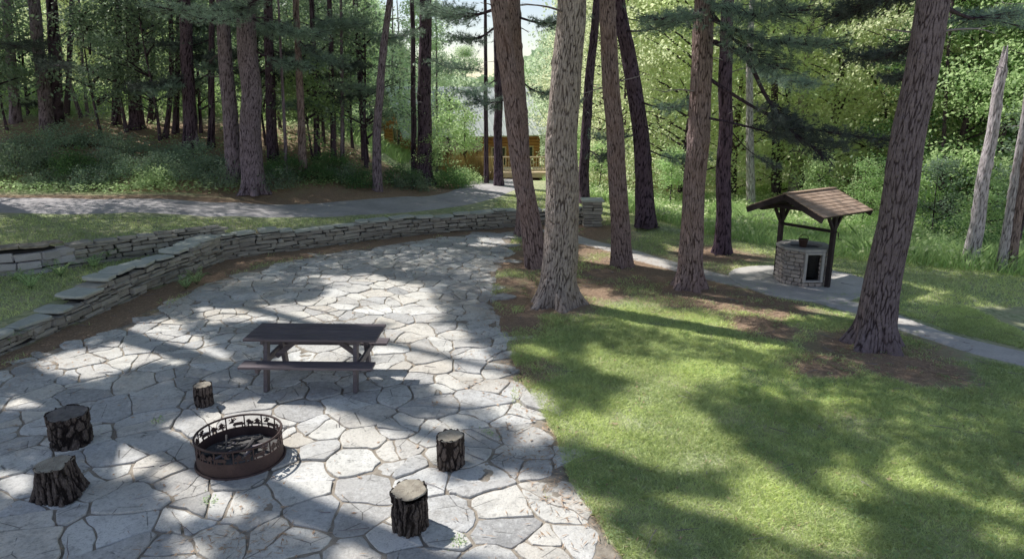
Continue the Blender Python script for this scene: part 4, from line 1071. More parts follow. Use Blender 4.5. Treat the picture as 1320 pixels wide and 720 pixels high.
TREES = []
def pine(px, py, wpx, topx, mat, label, H=19, depth_z=None, lod=2, crown=(7.5, 19, 4.6, 330), group=None, filt=True, flare=.28, yb=None, bend=None, twigs=6, topy=0, cat_='tree', name='pine_tree', relief=None, matl='needle', zs=(3, 6.4)):
    b = Pg(px, py) if depth_z is None else P(px, py, depth_z); Y = b[1]; bz = b[2] - .05
    top = PY(topx, topy, Y); sx = (top[0] - b[0]) / max(top[2] - bz, .5); zt = top[2]
    r = wpx / (F / math.hypot(Y, CAMZ - bz)) / 2 * .93
    def axis_at(z):
        h = z - bz; 
        o_ = 0 if bend is None else bend * math.sin(min(max(h / (zt - bz), 0), 1) * math.pi)
        hh = min(h, zt - bz) + .35 * max(0, h - (zt - bz))
        return (b[0] + sx * hh + o_, Y + .02 * h)
    hs = np.linspace(0, H, 14); path = [(axis_at(bz + h)[0] - b[0], axis_at(bz + h)[1] - Y, h) for h in hs]
    rad = [r * (1 - .78 * (h / H) ** 1.1) * (1 + .12 * max(0, 1 - h / 1.2)) for h in hs]
    root = empty(name, (b[0], Y, bz)); tag(root, label, cat_, group)
    if lod == 2:
        # fine bark where the camera sees it, the rest further up coarser
        V, Q_, pv = trunk_np(path, rad, 168, .022, max(16, int(2 * math.pi * r / .052)), 2.9, .018 if relief is None else relief, int(px), flare, 5)
        cut = None
        if len(V) > 0:
            rows = len(V) // 168; lim = int(7.5 / .022)
            if rows > lim:
                V1, Q1, p1 = V[:lim * 168], Q_[:(lim - 1) * 168], pv[:lim * 168]
                Vc, Qc, pc_ = trunk_np(path, rad, 24, .4, 8, 2, 0, int(px), 0, 5); sel = Vc[:, 2].reshape(-1, 24)[:, 0] > 7.2
                Vc = Vc.reshape(-1, 24, 3)[sel].reshape(-1, 3); nr = len(Vc) // 24; I = np.arange(nr * 24).reshape(nr, 24); J = np.roll(I, -1, 1)
                V, Q_, pv = cat([(V1, Q1, p1), (Vc, np.stack([I[:-1], J[:-1], J[1:], I[1:]], -1).reshape(-1, 4), np.full(len(Vc), .6))])
    elif lod == 1: V, Q_, pv = trunk_np(path, rad, 56, .07, max(12, int(2 * math.pi * r / .07)), 2.6, .011, int(px), flare, 5)
    else: V, Q_, pv = trunk_np(path, rad, 20, .25, 8, 3, .006, int(px), flare, 4)
    obj_np('trunk', V, Q_, mat, root, attr=pv, smooth=True)
    pa = lambda z: ((axis_at(bz + z)[0] - b[0], axis_at(bz + z)[1] - Y, z), float(np.interp(z, hs, rad)))
    if twigs: dead_twigs(root, pa, zs, max(.009, r * .07), M['deadtwig'] if random.random() < .5 else mat, twigs, int(px), (.3, 1.3))
    if crown:
        z0, z1, Rm, nc = crown; cb = crown_blocks((b[0], Y, bz), axis_at, bz + z0, bz + z1, Rm, nc, filt=filt, seed=int(px))
        if cb: two_mat('crown', cb, [M[matl], M['bark_dark']], root)
    TREES.append((root, b, axis_at, bz)); return root, axis_at, b
def limb(tree, p0, p1, Y1, sag=.15, r0=.035, spread=.7, ntw=40, mat='needle', mid=None, bright=.5, per=15, tuft=.13, start=.3, z0=None, droop=0, width=.009):
    """a visible needled limb from the tree's trunk (at photo pixel row p0) to photo point p1 at depth Y1"""
    root, axis_at, b = tree; q0 = PY(p0[0], p0[1], b[1]); x, y = axis_at(q0[2]); s = np.array([x, y, q0[2]]); e = PY(p1[0], p1[1], Y1)
    pts = [s] + ([PY(a[0], a[1], a[2]) for a in mid] if mid else [(s + e) / 2 + np.array([0, 0, -sag])]) + [e]
    o0 = np.array(root.location); pts = [p - o0 for p in pts]
    nb, wb = plume_blocks(pts, r0, spread, ntw, tuft, per, start, droop, width, bright)
    return two_mat('bough', [nb, wb], [M[mat], M['bark_dark']], root)

# ---- the pines that stand around the patio and lawn
tA = pine(718, 392, 45, 735, M['bark_big'], 'thickest pine with pale furrowed bark, standing where the patio meets the lawn', crown=(8, 22, 7.2, 1700), flare=.5, twigs=2, zs=(5, 7))
tB = pine(692, 345, 28, 640, M['bark_red'], 'slender pine leaning far to the left, its foot just behind the thickest trunk', crown=(8.5, 20, 6, 700), H=18, twigs=3, zs=(5, 7), flare=.12)
tC = pine(678, 303, 24, 662, M['bark_red'], 'pine behind the left-leaning trunk, crossing it in the shape of an X', crown=(9, 18, 3.6, 180), H=18, flare=.2, twigs=3)
tD = pine(803, 343, 27, 783, M['bark_red'], 'reddish straight pine on brown needles, next right from the thickest pine', crown=(9, 20, 5.2, 420), twigs=4, flare=.2, zs=(4, 7))
tE = pine(888, 371, 31, 912, M['bark_red'], 'reddish pine with spreading root foot, the trunk next left of the well path', crown=(8, 20, 5.6, 560), twigs=4, flare=.5, zs=(4, 6.5))
tFt = pine(931, 327, 20, 940, M['bark_dark'], 'dark thin pine standing just behind and right of the reddish flared pine', lod=1, crown=(9, 18, 3.2, 160), twigs=5, flare=.25)
tG = pine(1126, 446, 46, 1207, M['bark_brown'], 'big dark pine leaning right in front of the stone path beside the well', crown=(8, 19, 5.2, 460), twigs=3, flare=.42, zs=(4.5, 6))
tH = pine(832, 290, 24, 795, M['bark_dark'], 'dark pine with a broken stub leaning left at the lawn edge', lod=1, crown=(9, 18, 3.2, 120), twigs=9, flare=.2, bend=.25)
tI = pine(753, 262, 15, 772, M['bark_dark'], 'thin black crooked trunk just right of the thickest pine', lod=1, crown=(9, 17, 3, 80), H=16, twigs=6, bend=-.15)
tL = pine(328, 248, 28, 315, M['bark_purple'], 'largest purple-brown pine across the driveway, front one of a close pair', H=24, crown=(8, 24, 5.4, 560), twigs=3, flare=.4, zs=(3, 7))
tM = pine(304, 232, 21, 284, M['bark_purple'], 'second trunk of the close pair, behind the largest pine across the driveway', lod=1, crown=(8, 18, 4.2, 200), twigs=3, flare=.1)
tN = pine(547, 236, 20, 547, M['bark_dark'], 'straight dark trunk at the bend of the driveway', lod=1, crown=(9, 18, 3.5, 120), twigs=3, flare=.35)
tO = pine(487, 246, 13, 503, M['bark_purple'], 'slim crooked tree by the driveway with a grey lower stem', lod=1, H=12, crown=(8.5, 12, 2.2, 40), twigs=5, bend=-.18, flare=.1)
tQ = pine(643, 240, 12, 641, M['bark_dark'], 'dark straight trunk in front of the deck', lod=1, crown=(9, 17, 3, 60), flare=.2, twigs=2)
tR = pine(627, 237, 7, 625, M['bark_dark'], 'very thin dark trunk left of the deck, at the end of the driveway', lod=0, H=13, crown=None, flare=.1, twigs=3)
tS = pine(61, 166, 17, 42, M['bark_purple'], 'pale-footed trunk at the far left with a dark clump of needles on it', lod=1, crown=(9, 18, 4, 120), flare=.1, twigs=3, filt=False)
tT = pine(74, 160, 16, 66, M['bark_dark'], 'dark trunk close behind the pale-footed trunk at the far left', lod=0, crown=(9, 18, 4, 100), flare=.1, twigs=3, filt=False)
tU = pine(391, 227, 11, 380, M['bark_red'], 'thin reddish trunk right of the purple pair, at the shrub edge', lod=1, H=13, crown=(8, 13, 2.4, 50), twigs=4)
# unseen pines added just outside the left edge so their crowns shade the patio
for k, (x, y, lb) in enumerate(((-12.2, 12.6, 'tall unseen pine added for shade on the grass terrace beyond the left edge'), (-15.5, 17.0, 'tall unseen pine added for shade behind the block wall beyond the left edge'), (-12.8, 7.4, 'tall unseen pine added for shade below the terrace beyond the left edge'), (-18.5, 21.5, 'tall unseen pine added for shade on the slope beyond the left edge'), (-16.5, 10.5, 'second unseen pine added for shade out beyond the terrace'))):
    z = tz(x, y) - .05; root = empty('pine_tree', (x, y, z)); tag(root, lb, 'tree', 'added shade pines beyond the left edge'); hs = np.linspace(0, 26, 12)
    V, Q_, pv = trunk_np([(0, 0, h) for h in hs], [.36 * (1 - .75 * h / 26) for h in hs], 48, .12, 20, 4, .015, k + 50, .3, 5); obj_np('trunk', V, Q_, M['bark_purple'], root, attr=pv, smooth=True)
    cb = crown_blocks((x, y, z), lambda q, x=x, y=y: (x, y), 7, 26, (8.8, 8.2, 6.5, 7.0, 6.5)[k], (2000, 1700, 900, 1000, 900)[k], seed=k); two_mat('crown', cb, [M['needle'], M['bark_dark']], root)

# ---- needled limbs in view
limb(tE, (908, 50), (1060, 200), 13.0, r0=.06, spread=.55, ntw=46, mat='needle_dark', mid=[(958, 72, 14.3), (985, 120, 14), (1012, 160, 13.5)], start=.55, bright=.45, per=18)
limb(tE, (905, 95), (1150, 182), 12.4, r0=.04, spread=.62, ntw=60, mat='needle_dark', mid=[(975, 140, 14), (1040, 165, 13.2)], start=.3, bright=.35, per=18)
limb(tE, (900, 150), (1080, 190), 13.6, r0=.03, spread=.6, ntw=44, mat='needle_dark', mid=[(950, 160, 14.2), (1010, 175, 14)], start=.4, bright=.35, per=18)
limb(tE, (912, 20), (1060, 60), 12.5, r0=.045, spread=.8, ntw=60, mat='needle', start=.2, bright=.6)
limb(tE, (914, 0), (1020, 15), 12.2, r0=.045, spread=.9, ntw=70, mat='needle', start=.1, bright=.6)
limb(tE, (914, 5), (1000, 90), 12.8, r0=.04, spread=.7, ntw=50, mat='needle', start=.3, bright=.55)
limb(tE, (912, 8), (850, 25), 13.2, r0=.04, spread=.7, ntw=40, mat='needle', start=.2, bright=.5)
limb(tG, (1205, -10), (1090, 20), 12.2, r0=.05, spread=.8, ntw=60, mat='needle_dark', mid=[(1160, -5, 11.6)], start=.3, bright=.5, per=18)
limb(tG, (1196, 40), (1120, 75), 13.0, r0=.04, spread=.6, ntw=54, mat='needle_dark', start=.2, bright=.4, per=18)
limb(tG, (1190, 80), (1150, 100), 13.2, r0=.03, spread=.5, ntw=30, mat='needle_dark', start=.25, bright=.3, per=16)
limb(tG, (1205, 0), (1300, 20), 13.5, r0=.04, spread=.8, ntw=50, mat='needle', start=.45, bright=.6)
limb(tFt, (938, 60), (1040, 110), 16, r0=.03, spread=.8, ntw=40, mat='needle', start=.4, bright=.5)
limb(tFt, (935, 160), (1000, 215), 17.5, r0=.02, spread=.45, ntw=16, mat='needle_dark', start=.5, bright=.4)
limb(tH, (815, 130), (890, 135), 20, r0=.035, spread=.7, ntw=34, mat='needle', start=.3, bright=.5)
limb(tH, (822, 190), (900, 205), 20.5, r0=.03, spread=.7, ntw=34, mat='needle', start=.3, bright=.45)
limb(tH, (822, 170), (770, 175), 20.5, r0=.03, spread=.6, ntw=24, mat='needle', start=.3, bright=.45)
limb(tH, (800, 40), (880, 20), 19, r0=.035, spread=.9, ntw=40, mat='needle', start=.3, bright=.6)
limb(tI, (768, 120), (740, 130), 25, r0=.03, spread=.8, ntw=26, mat='needle', start=.2, bright=.5)
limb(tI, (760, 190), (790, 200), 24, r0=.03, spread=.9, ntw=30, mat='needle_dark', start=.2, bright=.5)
limb(tC, (665, 20), (735, 25), 20, r0=.04, spread=.9, ntw=46, mat='needle', start=.3, bright=.6)
limb(tC, (668, 100), (710, 120), 21, r0=.03, spread=.7, ntw=26, mat='needle', start=.3, bright=.6)
limb(tC, (666, 120), (615, 130), 21.5, r0=.03, spread=.9, ntw=34, mat='needle', start=.3, bright=.6)
limb(tB, (645, 10), (560, 15), 17, r0=.04, spread=.8, ntw=60, mat='needle', start=.25, bright=.6)
limb(tB, (648, 30), (590, 50), 18, r0=.03, spread=.6, ntw=30, mat='needle', start=.35, bright=.55)
limb(tL, (316, 5), (215, 12), 20, r0=.05, spread=.9, ntw=80, mat='needle', start=.1, bright=.7)
limb(tL, (316, 15), (260, 25), 19.5, r0=.04, spread=.7, ntw=50, mat='needle', start=.1, bright=.7)
limb(tL, (318, 20), (400, 45), 22, r0=.045, spread=1.0, ntw=70, mat='needle', start=.25, bright=.6)
limb(tL, (318, 60), (390, 85), 23, r0=.04, spread=.8, ntw=44, mat='needle', start=.35, bright=.55)
limb(tM, (288, 10), (330, 0), 21, r0=.04, spread=.8, ntw=50, mat='needle', start=.1, bright=.7)
limb(tS, (48, 70), (75, 85), 24.5, r0=.04, spread=.8, ntw=70, mat='needle_dark', start=.0, bright=.5)
limb(tS, (48, 50), (20, 60), 25, r0=.04, spread=.8, ntw=50, mat='needle_dark', start=.1, bright=.4)
limb(tU, (383, 50), (430, 80), 24, r0=.03, spread=.9, ntw=50, mat='needle', start=.15, bright=.5)
limb(tU, (385, 20), (350, 40), 24, r0=.03, spread=.9, ntw=40, mat='needle', start=.15, bright=.5)
limb(tN, (547, 30), (500, 50), 25, r0=.03, spread=.9, ntw=40, mat='needle', start=.2, bright=.6)
limb(tN, (547, 70), (600, 90), 25, r0=.03, spread=1.0, ntw=40, mat='needle', start=.2, bright=.6)
limb(tN, (547, 10), (590, 10), 25, r0=.03, spread=1.0, ntw=50, mat='needle', start=.1, bright=.6)
limb(tQ, (641, 100), (600, 120), 27, r0=.03, spread=1.0, ntw=40, mat='needle', start=.2, bright=.7)

# ---- the darker trunks of the wood across the driveway
bgt = [(20, 158, 13, 6, 'dark trunk cut by the left edge of the picture'), (105, 152, 5, 62, 'thin sapling leaning left in front of the bright clearing'), (113, 150, 4, 100, 'thinnest of the stems before the bright clearing'), (150, 160, 11, 150, 'left of three dark trunks behind the grey-green shrubs'), (177, 166, 17, 166, 'widest dark trunk behind the grey-green shrubs'), (193, 158, 7, 196, 'thin straight stem right of the widest dark trunk'),
       (213, 178, 7, 217, 'thin stem left of the black trunk in the shaded wood'), (245, 196, 18, 236, 'black trunk close left of the purple pair of pines'), (257, 196, 6, 231, 'light grey sapling leaning across the black trunk'), (272, 190, 9, 272, 'slim trunk between the black trunk and purple pair'), (352, 206, 14, 344, 'dark trunk directly right of the largest purple pine'), (369, 226, 5, 357, 'thin bare stem beside the thin reddish trunk'),
       (409, 205, 8, 401, 'slim dark trunk right of the thin reddish trunk'), (430, 206, 8, 424, 'dark slim trunk in the wood left of the crooked tree'), (441, 214, 6, 438, 'thin straight stem left of the crooked tree'), (471, 208, 9, 457, 'dark leaning trunk just left of the crooked tree'), (506, 190, 5, 506, 'thin stem in front of the orange lodge gable'), (513, 196, 4, 511, 'thinnest stem in front of the orange lodge gable'), (534, 230, 8, 531, 'slim dark trunk just left of the straight dark trunk'), (563, 222, 4, 561, 'thin stem just right of the straight dark trunk'), (85, 150, 8, 92, 'slim trunk at the left end of the bright clearing'), (226, 172, 8, 230, 'dim trunk deep in the shaded wood'), (320, 190, 9, 326, 'dim trunk deep behind the purple pair')]
for px, py, w, tx, lb in bgt:
    t = pine(px, py, w, tx, M['bark_dark'] if w > 6 and px not in (257, 20) else M['bark_purple'], lb, lod=0 if w < 14 else 1, H=16 if w > 6 else 10, crown=(8, 16, 3.2, 60) if w > 6 else None, filt=True, twigs=4, flare=.15, group='trunks in the wood across the driveway', zs=(2, 7), bend=(random.uniform(-.2, .2) if w < 8 else 0))
    if w > 6 and px < 480:
        for q in range(3):
            yy = random.uniform(10, 120); sgn = random.choice((-1, 1)); limb(t, (tx, yy), (tx + sgn * random.uniform(30, 60), yy + random.uniform(0, 25)), t[2][1] - random.uniform(-1, 1.5), r0=.03, spread=.9, ntw=26, mat=random.choice(('needle', 'needle_dark')), start=.15, bright=.5, per=14, tuft=.17, width=.014)
# pale and grey trunks at the right
for px, py, w, tx, ty, m_, lb in [(1249, 344, 20, 1298, 78, 'bark_pale', 'pale grey leaning trunk with a broken top at the edge of the tall grass'), (1290, 350, 13, 1330, 120, 'bark_pale', 'pale trunk leaning right at the right edge, left of a close pair'), (1303, 352, 11, 1338, 120, 'bark_red', 'brownish trunk leaning right at the right edge, right of a close pair'),
                                  (968, 273, 12, 968, 60, 'bark_pale', 'grey trunk in the bright wood left of the well roof'), (1001, 262, 12, 1000, 60, 'bark_dark', 'dim trunk directly above the left eave of the well roof'), (1020, 262, 14, 1034, 150, 'bark_pale', 'pale leaning stem behind the well roof'), (1031, 260, 11, 1042, 60, 'bark_dark', 'dark stem close behind the pale leaning stem at the well roof'),
                                  (1062, 240, 5, 1064, 60, 'bark_dark', 'thin stem behind the right half of the well roof'), (1092, 240, 6, 1090, 60, 'bark_dark', 'thin straight stem behind the right eave of the well'), (862, 250, 5, 864, 60, 'bark_dark', 'thin dark stem between the broken-stub pine and the reddish flared pine'), (1212, 300, 6, 1225, 60, 'bark_dark', 'thin stem in the dark hollow left of the pale leaning trunk')]:
    broken = ty == 78
    t = pine(px, py, w, tx, M[m_], lb, lod=1, H=(8.2 if broken else 13), crown=None, twigs=3, flare=.15, topy=ty, name='broken_tree' if broken else 'tree', zs=(2.5, 7), relief=.004)
    if broken:
        for ch in t[0].children:
            if ch.name.startswith('trunk'):
                zt = PY(tx, ty, t[2][1])[2] - t[3] if len(t) > 3 else PY(tx, ty, t[2][1])[2] - t[2][2]
                for v in ch.data.vertices:
                    lim = zt + .25 * math.sin(v.co.x * 40) + .15 * math.sin(v.co.y * 55)
                    if v.co.z > lim: v.co.z = lim
        for ch in list(t[0].children):
            if ch.name.startswith('dead_branch') and max((ch.data.vertices[i].co.z for i in range(len(ch.data.vertices)))) > zt: bpy.data.objects.remove(ch)

# ================================================================== broadleaf trees
def leafy_blocks(H, R_, nclump, per, size, z0, seed, rag=.35, csz=.55):
    rs = np.random.default_rng(seed); tr, _, _ = None, None, None
    hs = np.linspace(0, H * .9, 9); path = [(.12 * math.sin(h * .7 + seed), .1 * math.cos(h * .6 + seed) - .1 * math.cos(seed), h) for h in hs]; rad = [.13 * (1 - .8 * h / H) * H / 11 for h in hs]
    V, Q_, pv = trunk_np(path, rad, 14, .3, 6, 3, .004, seed, .25, 4); wood = [(V, Q_, pv)]; C = []
    for k in range(nclump):
        t = rs.random() ** .85; z = z0 + (H - z0) * t; prof = math.sin(min(1, .18 + .82 * t ** .75) * math.pi) ** .6 if t < .98 else .2
        a = rs.random() * 2 * math.pi; r = R_ * prof * (1 - rag * rs.random()) * math.sqrt(.15 + .85 * rs.random()); C.append((r * math.cos(a), r * math.sin(a), z))
    C = np.array(C)
    for i in range(0, nclump, 3):
        q = C[i]; zz = max(.5, q[2] - .45 * math.hypot(q[0], q[1])); wood.append(tube_np([(0, 0, zz), (q[0] * .5, q[1] * .5, zz + (q[2] - zz) * .6), tuple(q)], [.05, .03, .01], 5))
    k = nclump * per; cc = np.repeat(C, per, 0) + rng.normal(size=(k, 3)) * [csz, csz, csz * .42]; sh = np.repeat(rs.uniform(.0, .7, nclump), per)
    top = np.clip((cc[:, 2] - np.repeat(C[:, 2], per)) / csz * .35, -.25, .3)  # light from above put into leaf tone: clump tops lighter, undersides darker
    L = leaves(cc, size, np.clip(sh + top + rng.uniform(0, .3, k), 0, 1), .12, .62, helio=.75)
    return L, cat(wood)
def make_leafy(name, H, R_, nclump, per, size, z0, seed, mat, **kw):
    root = empty(name, (0, 0, -200)); L, W_ = leafy_blocks(H, R_, nclump, per, size, z0, seed, **kw)
    obj_np('crown', L[0], L[1], M[mat], root, attr=L[2]); obj_np('trunk', W_[0], W_[1], M['bark_dark'], root, attr=W_[2], smooth=True); return root
used = set()
def place(proto, x, y, rz, s, label, catg, group, sz=None, dz=0.0):
    if proto.name in used: o = copy_tree(proto)
    else: o = proto; used.add(proto.name)
    o.location = (x, y, tz(x, y) - .05 + dz); o.rotation_euler = (0, 0, rz); o.scale = (s, s, s if sz is None else sz); tag(o, label, catg, group); return o
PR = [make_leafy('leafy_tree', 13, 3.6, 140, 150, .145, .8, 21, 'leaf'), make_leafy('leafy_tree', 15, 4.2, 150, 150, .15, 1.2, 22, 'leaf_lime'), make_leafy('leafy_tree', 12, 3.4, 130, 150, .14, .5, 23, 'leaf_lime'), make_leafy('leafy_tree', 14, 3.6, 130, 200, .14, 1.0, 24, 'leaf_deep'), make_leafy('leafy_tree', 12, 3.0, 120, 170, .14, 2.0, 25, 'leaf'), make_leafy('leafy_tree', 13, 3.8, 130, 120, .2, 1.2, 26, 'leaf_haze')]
def where_right(px):
    for lim, s in ((790, 'right of the thickest pine'), (850, 'behind the dark broken-stub pine'), (925, 'behind the reddish flared pine'), (985, 'above and left of the well roof'), (1060, 'directly behind the well roof'), (1130, 'between well roof and big leaning pine'), (1220, 'just right of the big leaning pine'), (1275, 'behind the pale broken trunk'), (9999, 'at the right edge behind the pale pair')):
        if px < lim: return s
tone = {0: 'mid green leafy tree', 1: 'tall lime green tree', 2: 'bushy lime green tree', 3: 'dark green leafy tree', 4: 'open-crowned green tree', 5: 'haze-tinted pale green tree'}
rt = [(770, 40, 1), (800, 33, 2), (845, 36, 1), (885, 31, 2), (900, 42, 1), (950, 34, 1), (975, 42, 2), (1010, 33, 1), (1040, 40, 2), (1075, 30, 1), (1100, 37, 1), (1135, 28, 2), (1150, 35, 1), (1190, 26, 1), (1205, 33, 1), (1235, 24, 3), (1255, 29, 0), (1290, 23, 0), (1330, 27, 3), (1350, 20.5, 0), (1380, 25, 3), (1275, 35, 1), (820, 48, 5), (930, 50, 5), (1060, 50, 5), (1180, 44, 0), (1420, 30, 0), (1300, 42, 0), (745, 47, 5), (1500, 24, 3)]
for i, (px, Y, k) in enumerate(rt):
    x = (px - 660) / F * (Y * math.cos(TH) + .5); place(PR[k], x, Y, ((i * 1.7) % 1.6) - .8, random.uniform(.85, 1.15), tone[k] + (' deep in the wood ' if Y > 38 else ' ') + where_right(px), 'tree', 'leafy trees beyond the lawn')
lt = [(-30, 36, 0), (20, 43, 1), (70, 50, 2), (120, 48, 1), (160, 50, 1), (200, 46, 1), (240, 50, 2), (280, 42, 0), (340, 46, 1), (380, 40, 0), (420, 48, 4), (428, 45, 1), (-60, 30, 3), (400, 56, 1), (130, 58, 2), (470, 60, 5), (510, 66, 5), (700, 62, 5), (655, 70, 5), (720, 52, 5), (600, 72, 5), (560, 62, 5), (548, 43, 5), (480, 50, 5)]  # haze-coloured trees by the lodge added to veil it
def where_left(px):
    for lim, s in ((60, 'at the far left edge'), (130, 'beyond the bright clearing at far left'), (260, 'behind the widest dark trunk in the wood'), (345, 'behind the purple pair of pines'), (440, 'behind the thin reddish trunk'), (530, 'left of the lodge gable'), (640, 'far beyond the lodge roof'), (9999, 'beyond the deck')):
        if px < lim: return s
for i, (px, Y, k) in enumerate(lt):
    x = (px - 660) / F * (Y * math.cos(TH) + .5); place(PR[k], x, Y, ((i * 2.1) % 1.6) - .8, random.uniform(.8, 1.05) * (.72 if 450 < px < 730 else 1), tone[k] + (' deep in the wood ' if Y > 41 else ' ') + where_left(px), 'tree', 'leafy trees of the wood across the driveway')
# young understorey trees (thin stem, layered sparse leaves)
SP = [make_leafy('sapling', 5.0, 1.5, 44, 70, .13, .8, 41, 'leaf_shade', csz=.38), make_leafy('sapling', 6.5, 1.9, 56, 70, .14, 1.4, 42, 'leaf_shade', csz=.42), make_leafy('sapling', 4.0, 1.1, 34, 70, .13, .5, 43, 'leaf', csz=.32)]
sp_ = [(15, 28, 0), (135, 27, 0), (165, 28, 1), (205, 27, 1), (262, 28, 1), (345, 27, 0), (365, 29, 1), (400, 26, 2), (415, 28, 1), (455, 29, 0), (475, 27, 1), (470, 32, 2), (580, 33, 2), (-15, 26, 1), (45, 30, 1), (190, 33, 1), (310, 34, 1), (385, 33, 1), (430, 34, 1)]
for i, (px, Y, k) in enumerate(sp_):
    x = (px - 660) / F * (Y * math.cos(TH) + .5)
    place(SP[k], x, Y, i * 1.3, random.uniform(.85, 1.2), ('small bright sapling ' if k == 2 else 'grey-green layered sapling ' if k == 1 else 'short bushy grey-green sapling ') + ('deep in shade ' if Y > 29.5 else '') + where_left(px), 'sapling', 'saplings under the pines')
for i, (px, Y, k) in enumerate([(555, 27.5, 2), (600, 30, 2), (740, 30, 2), (775, 29, 2), (868, 26, 2), (1120, 22.5, 2), (1165, 21, 2), (1215, 20.5, 0), (1275, 18.5, 2), (1330, 18.5, 0), (1060, 25, 2), (1190, 23, 2)]):
    x = (px - 660) / F * (Y * math.cos(TH) + .5)
    place(SP[k], x, Y, i * 1.9, random.uniform(.5, .8), 'young leafy sapling ' + ('left of the deck at the driveway end' if px < 700 else where_right(px)) , 'sapling', 'saplings at the lawn edge')

# ================================================================== shrubs, ferns, ground plants
def make_shrub(name, R_, H, n, size, seed, mat, csz=.2):
    rs = np.random.default_rng(seed); C = []
    for k in range(n):
        a = rs.random() * 2 * math.pi; r = R_ * math.sqrt(rs.random()); z = H * (.15 + .85 * rs.random()) * math.sqrt(max(.05, 1 - (r / R_) ** 2)); C.append((r * math.cos(a), r * math.sin(a), z))
    C = np.array(C); root = empty(name, (0, 0, -200)); wood = [tube_np([(0, 0, -.05), (q[0] * .4, q[1] * .4, q[2] * .5), tuple(q)], [.014, .01, .005], 4) for q in C[::3]]
    per = 60; cc = np.repeat(C, per, 0) + rng.normal(size=(n * per, 3)) * [csz, csz, csz * .6]; cc[:, 2] = np.maximum(cc[:, 2], .02)
    L = leaves(cc, size, np.clip(np.repeat(rs.uniform(0, .7, n), per) + rng.uniform(0, .35, n * per), 0, 1), .4, .55)
    obj_np('foliage', L[0], L[1], M[mat], root, attr=L[2]); w = cat(wood); obj_np('stems', w[0], w[1], M['bark_dark'], root, attr=w[2]); return root
SH_ = [make_shrub('shrub', 1.15, 1.2, 62, .085, 61, 'leaf_shade'), make_shrub('shrub', .9, .95, 48, .08, 62, 'leaf_shade'), make_shrub('shrub', .9, .8, 46, .09, 63, 'leaf'), make_shrub('shrub', 1.0, 1.0, 52, .09, 64, 'leaf_deep')]
sh_ = [(20, 222, 0), (62, 214, 0), (100, 222, 3), (35, 190, 1), (85, 190, 0), (140, 218, 0), (175, 225, 1), (165, 200, 0), (205, 222, 0), (235, 228, 1), (215, 205, 1), (262, 226, 0), (285, 238, 1), (120, 190, 1), (-15, 205, 0), (-20, 232, 1), (60, 240, 1), (120, 240, 1), (355, 240, 1), (372, 225, 3), (410, 232, 3), (440, 232, 1), (465, 238, 3), (515, 236, 3), (530, 244, 1), (580, 240, 3), (425, 218, 3), (200, 240, 2), (250, 215, 0), (300, 222, 1)]
for i, (px, py, k) in enumerate(sh_):
    q = Pg(px, py); fr_ = 'front row by the driveway' if py >= 232 else ('up the slope' if py < 205 else 'in the middle of the bank')
    pos = 'left of the purple pair' if px < 290 and px > 190 else 'below the three dark trunks' if 120 < px <= 190 else 'below the bright clearing' if 75 < px <= 120 else 'under the pale-footed trunk' if 30 < px <= 75 else 'at the far left edge' if px <= 30 else 'at the foot of the purple pair' if px < 360 else 'beside the thin reddish trunk' if px < 450 else 'beside the crooked tree' if px < 520 else 'at the bend of the driveway'
    place(SH_[k], q[0], q[1], i * 2.3, random.uniform(.6, .85), 'grey-green leafy shrub ' + pos + ', ' + fr_, 'shrub', 'shrubs on the bank')
for i, (px, py, k) in enumerate([(600, 236, 2), (1140, 318, 2), (1175, 325, 2), (1210, 332, 2), (1260, 330, 3), (1300, 322, 3), (1330, 345, 2), (1225, 312, 3), (1190, 300, 2), (1120, 300, 2), (800, 262, 2)]):
    q = Pg(px, py); place(SH_[k], q[0], q[1], i * 2.9, random.uniform(.6, .95), ('dark green shrub ' if k == 3 else 'bright green shrub ') + ('at the end of the driveway' if px < 700 else where_right(px)) + ' at the tall grass', 'shrub', 'shrubs at the lawn edge')
tg = empty('grass_clump', tuple(Pg(606, 232))); tag(tg, 'tan and yellow clump of ornamental grass left of the deck', 'ornamental grass')
n = 1500; C = np.stack([rng.normal(size=n) * .45, rng.normal(size=n) * .3, np.zeros(n)], 1); D = rng.normal(size=(n, 3)) * .3 + [0, 0, 1.0]
V, Fq, A = needles(C, D / np.linalg.norm(D, axis=1, keepdims=True), 1.35, .03, 1, rng.random(n), .1); M['tan'] = m_leaf('tan_grass', (.35, .22, .09), (.62, .45, .2), (.5, .4, .15), .3)
obj_np('blades', V, Fq, M['tan'], tg, attr=A)
def make_fern(seed):
    rs = random.Random(seed); Cs = []; Us = []; Ws = []; wood = []
    for k in range(11):
        a = 2 * math.pi * k / 11 + rs.uniform(-.2, .2); L = rs.uniform(.38, .6); pts = []
        for i in range(14):
            t = i / 13; r = L * t * (1 - .12 * t); z = .34 * math.sin(t * 2.2) * L / .5; pts.append(np.array([r * math.cos(a), r * math.sin(a), z]))
        wood.append(tube_np(pts[::3] + [pts[-1]], .004, 4)); sd = np.array([-math.sin(a), math.cos(a), 0])
        for i in range(2, 14):
            t = i / 13; w = .13 * math.sin(min(1, t * 1.25) * math.pi * .8 + .35) * (1.1 - t); dr = (pts[i] - pts[i - 1]); dr /= np.linalg.norm(dr)
            for s in (-1, 1):
                u = (sd * s * .9 + dr * .35) * w / 1.0; Cs.append(pts[i] + u * .5); Us.append(u * .55); Ws.append(dr * .017)
    V, Fq = quads(np.array(Cs), np.array(Us), np.array(Ws)); root = empty('fern', (0, 0, -200)); obj_np('fronds', V, Fq, M['leaf'], root, attr=np.repeat(rng.random(len(Cs)), 4)); w = cat(wood); obj_np('stalks', w[0], w[1], M['leaf_deep'], root, attr=w[2]); return root
FE = [make_fern(1), make_fern(2)]
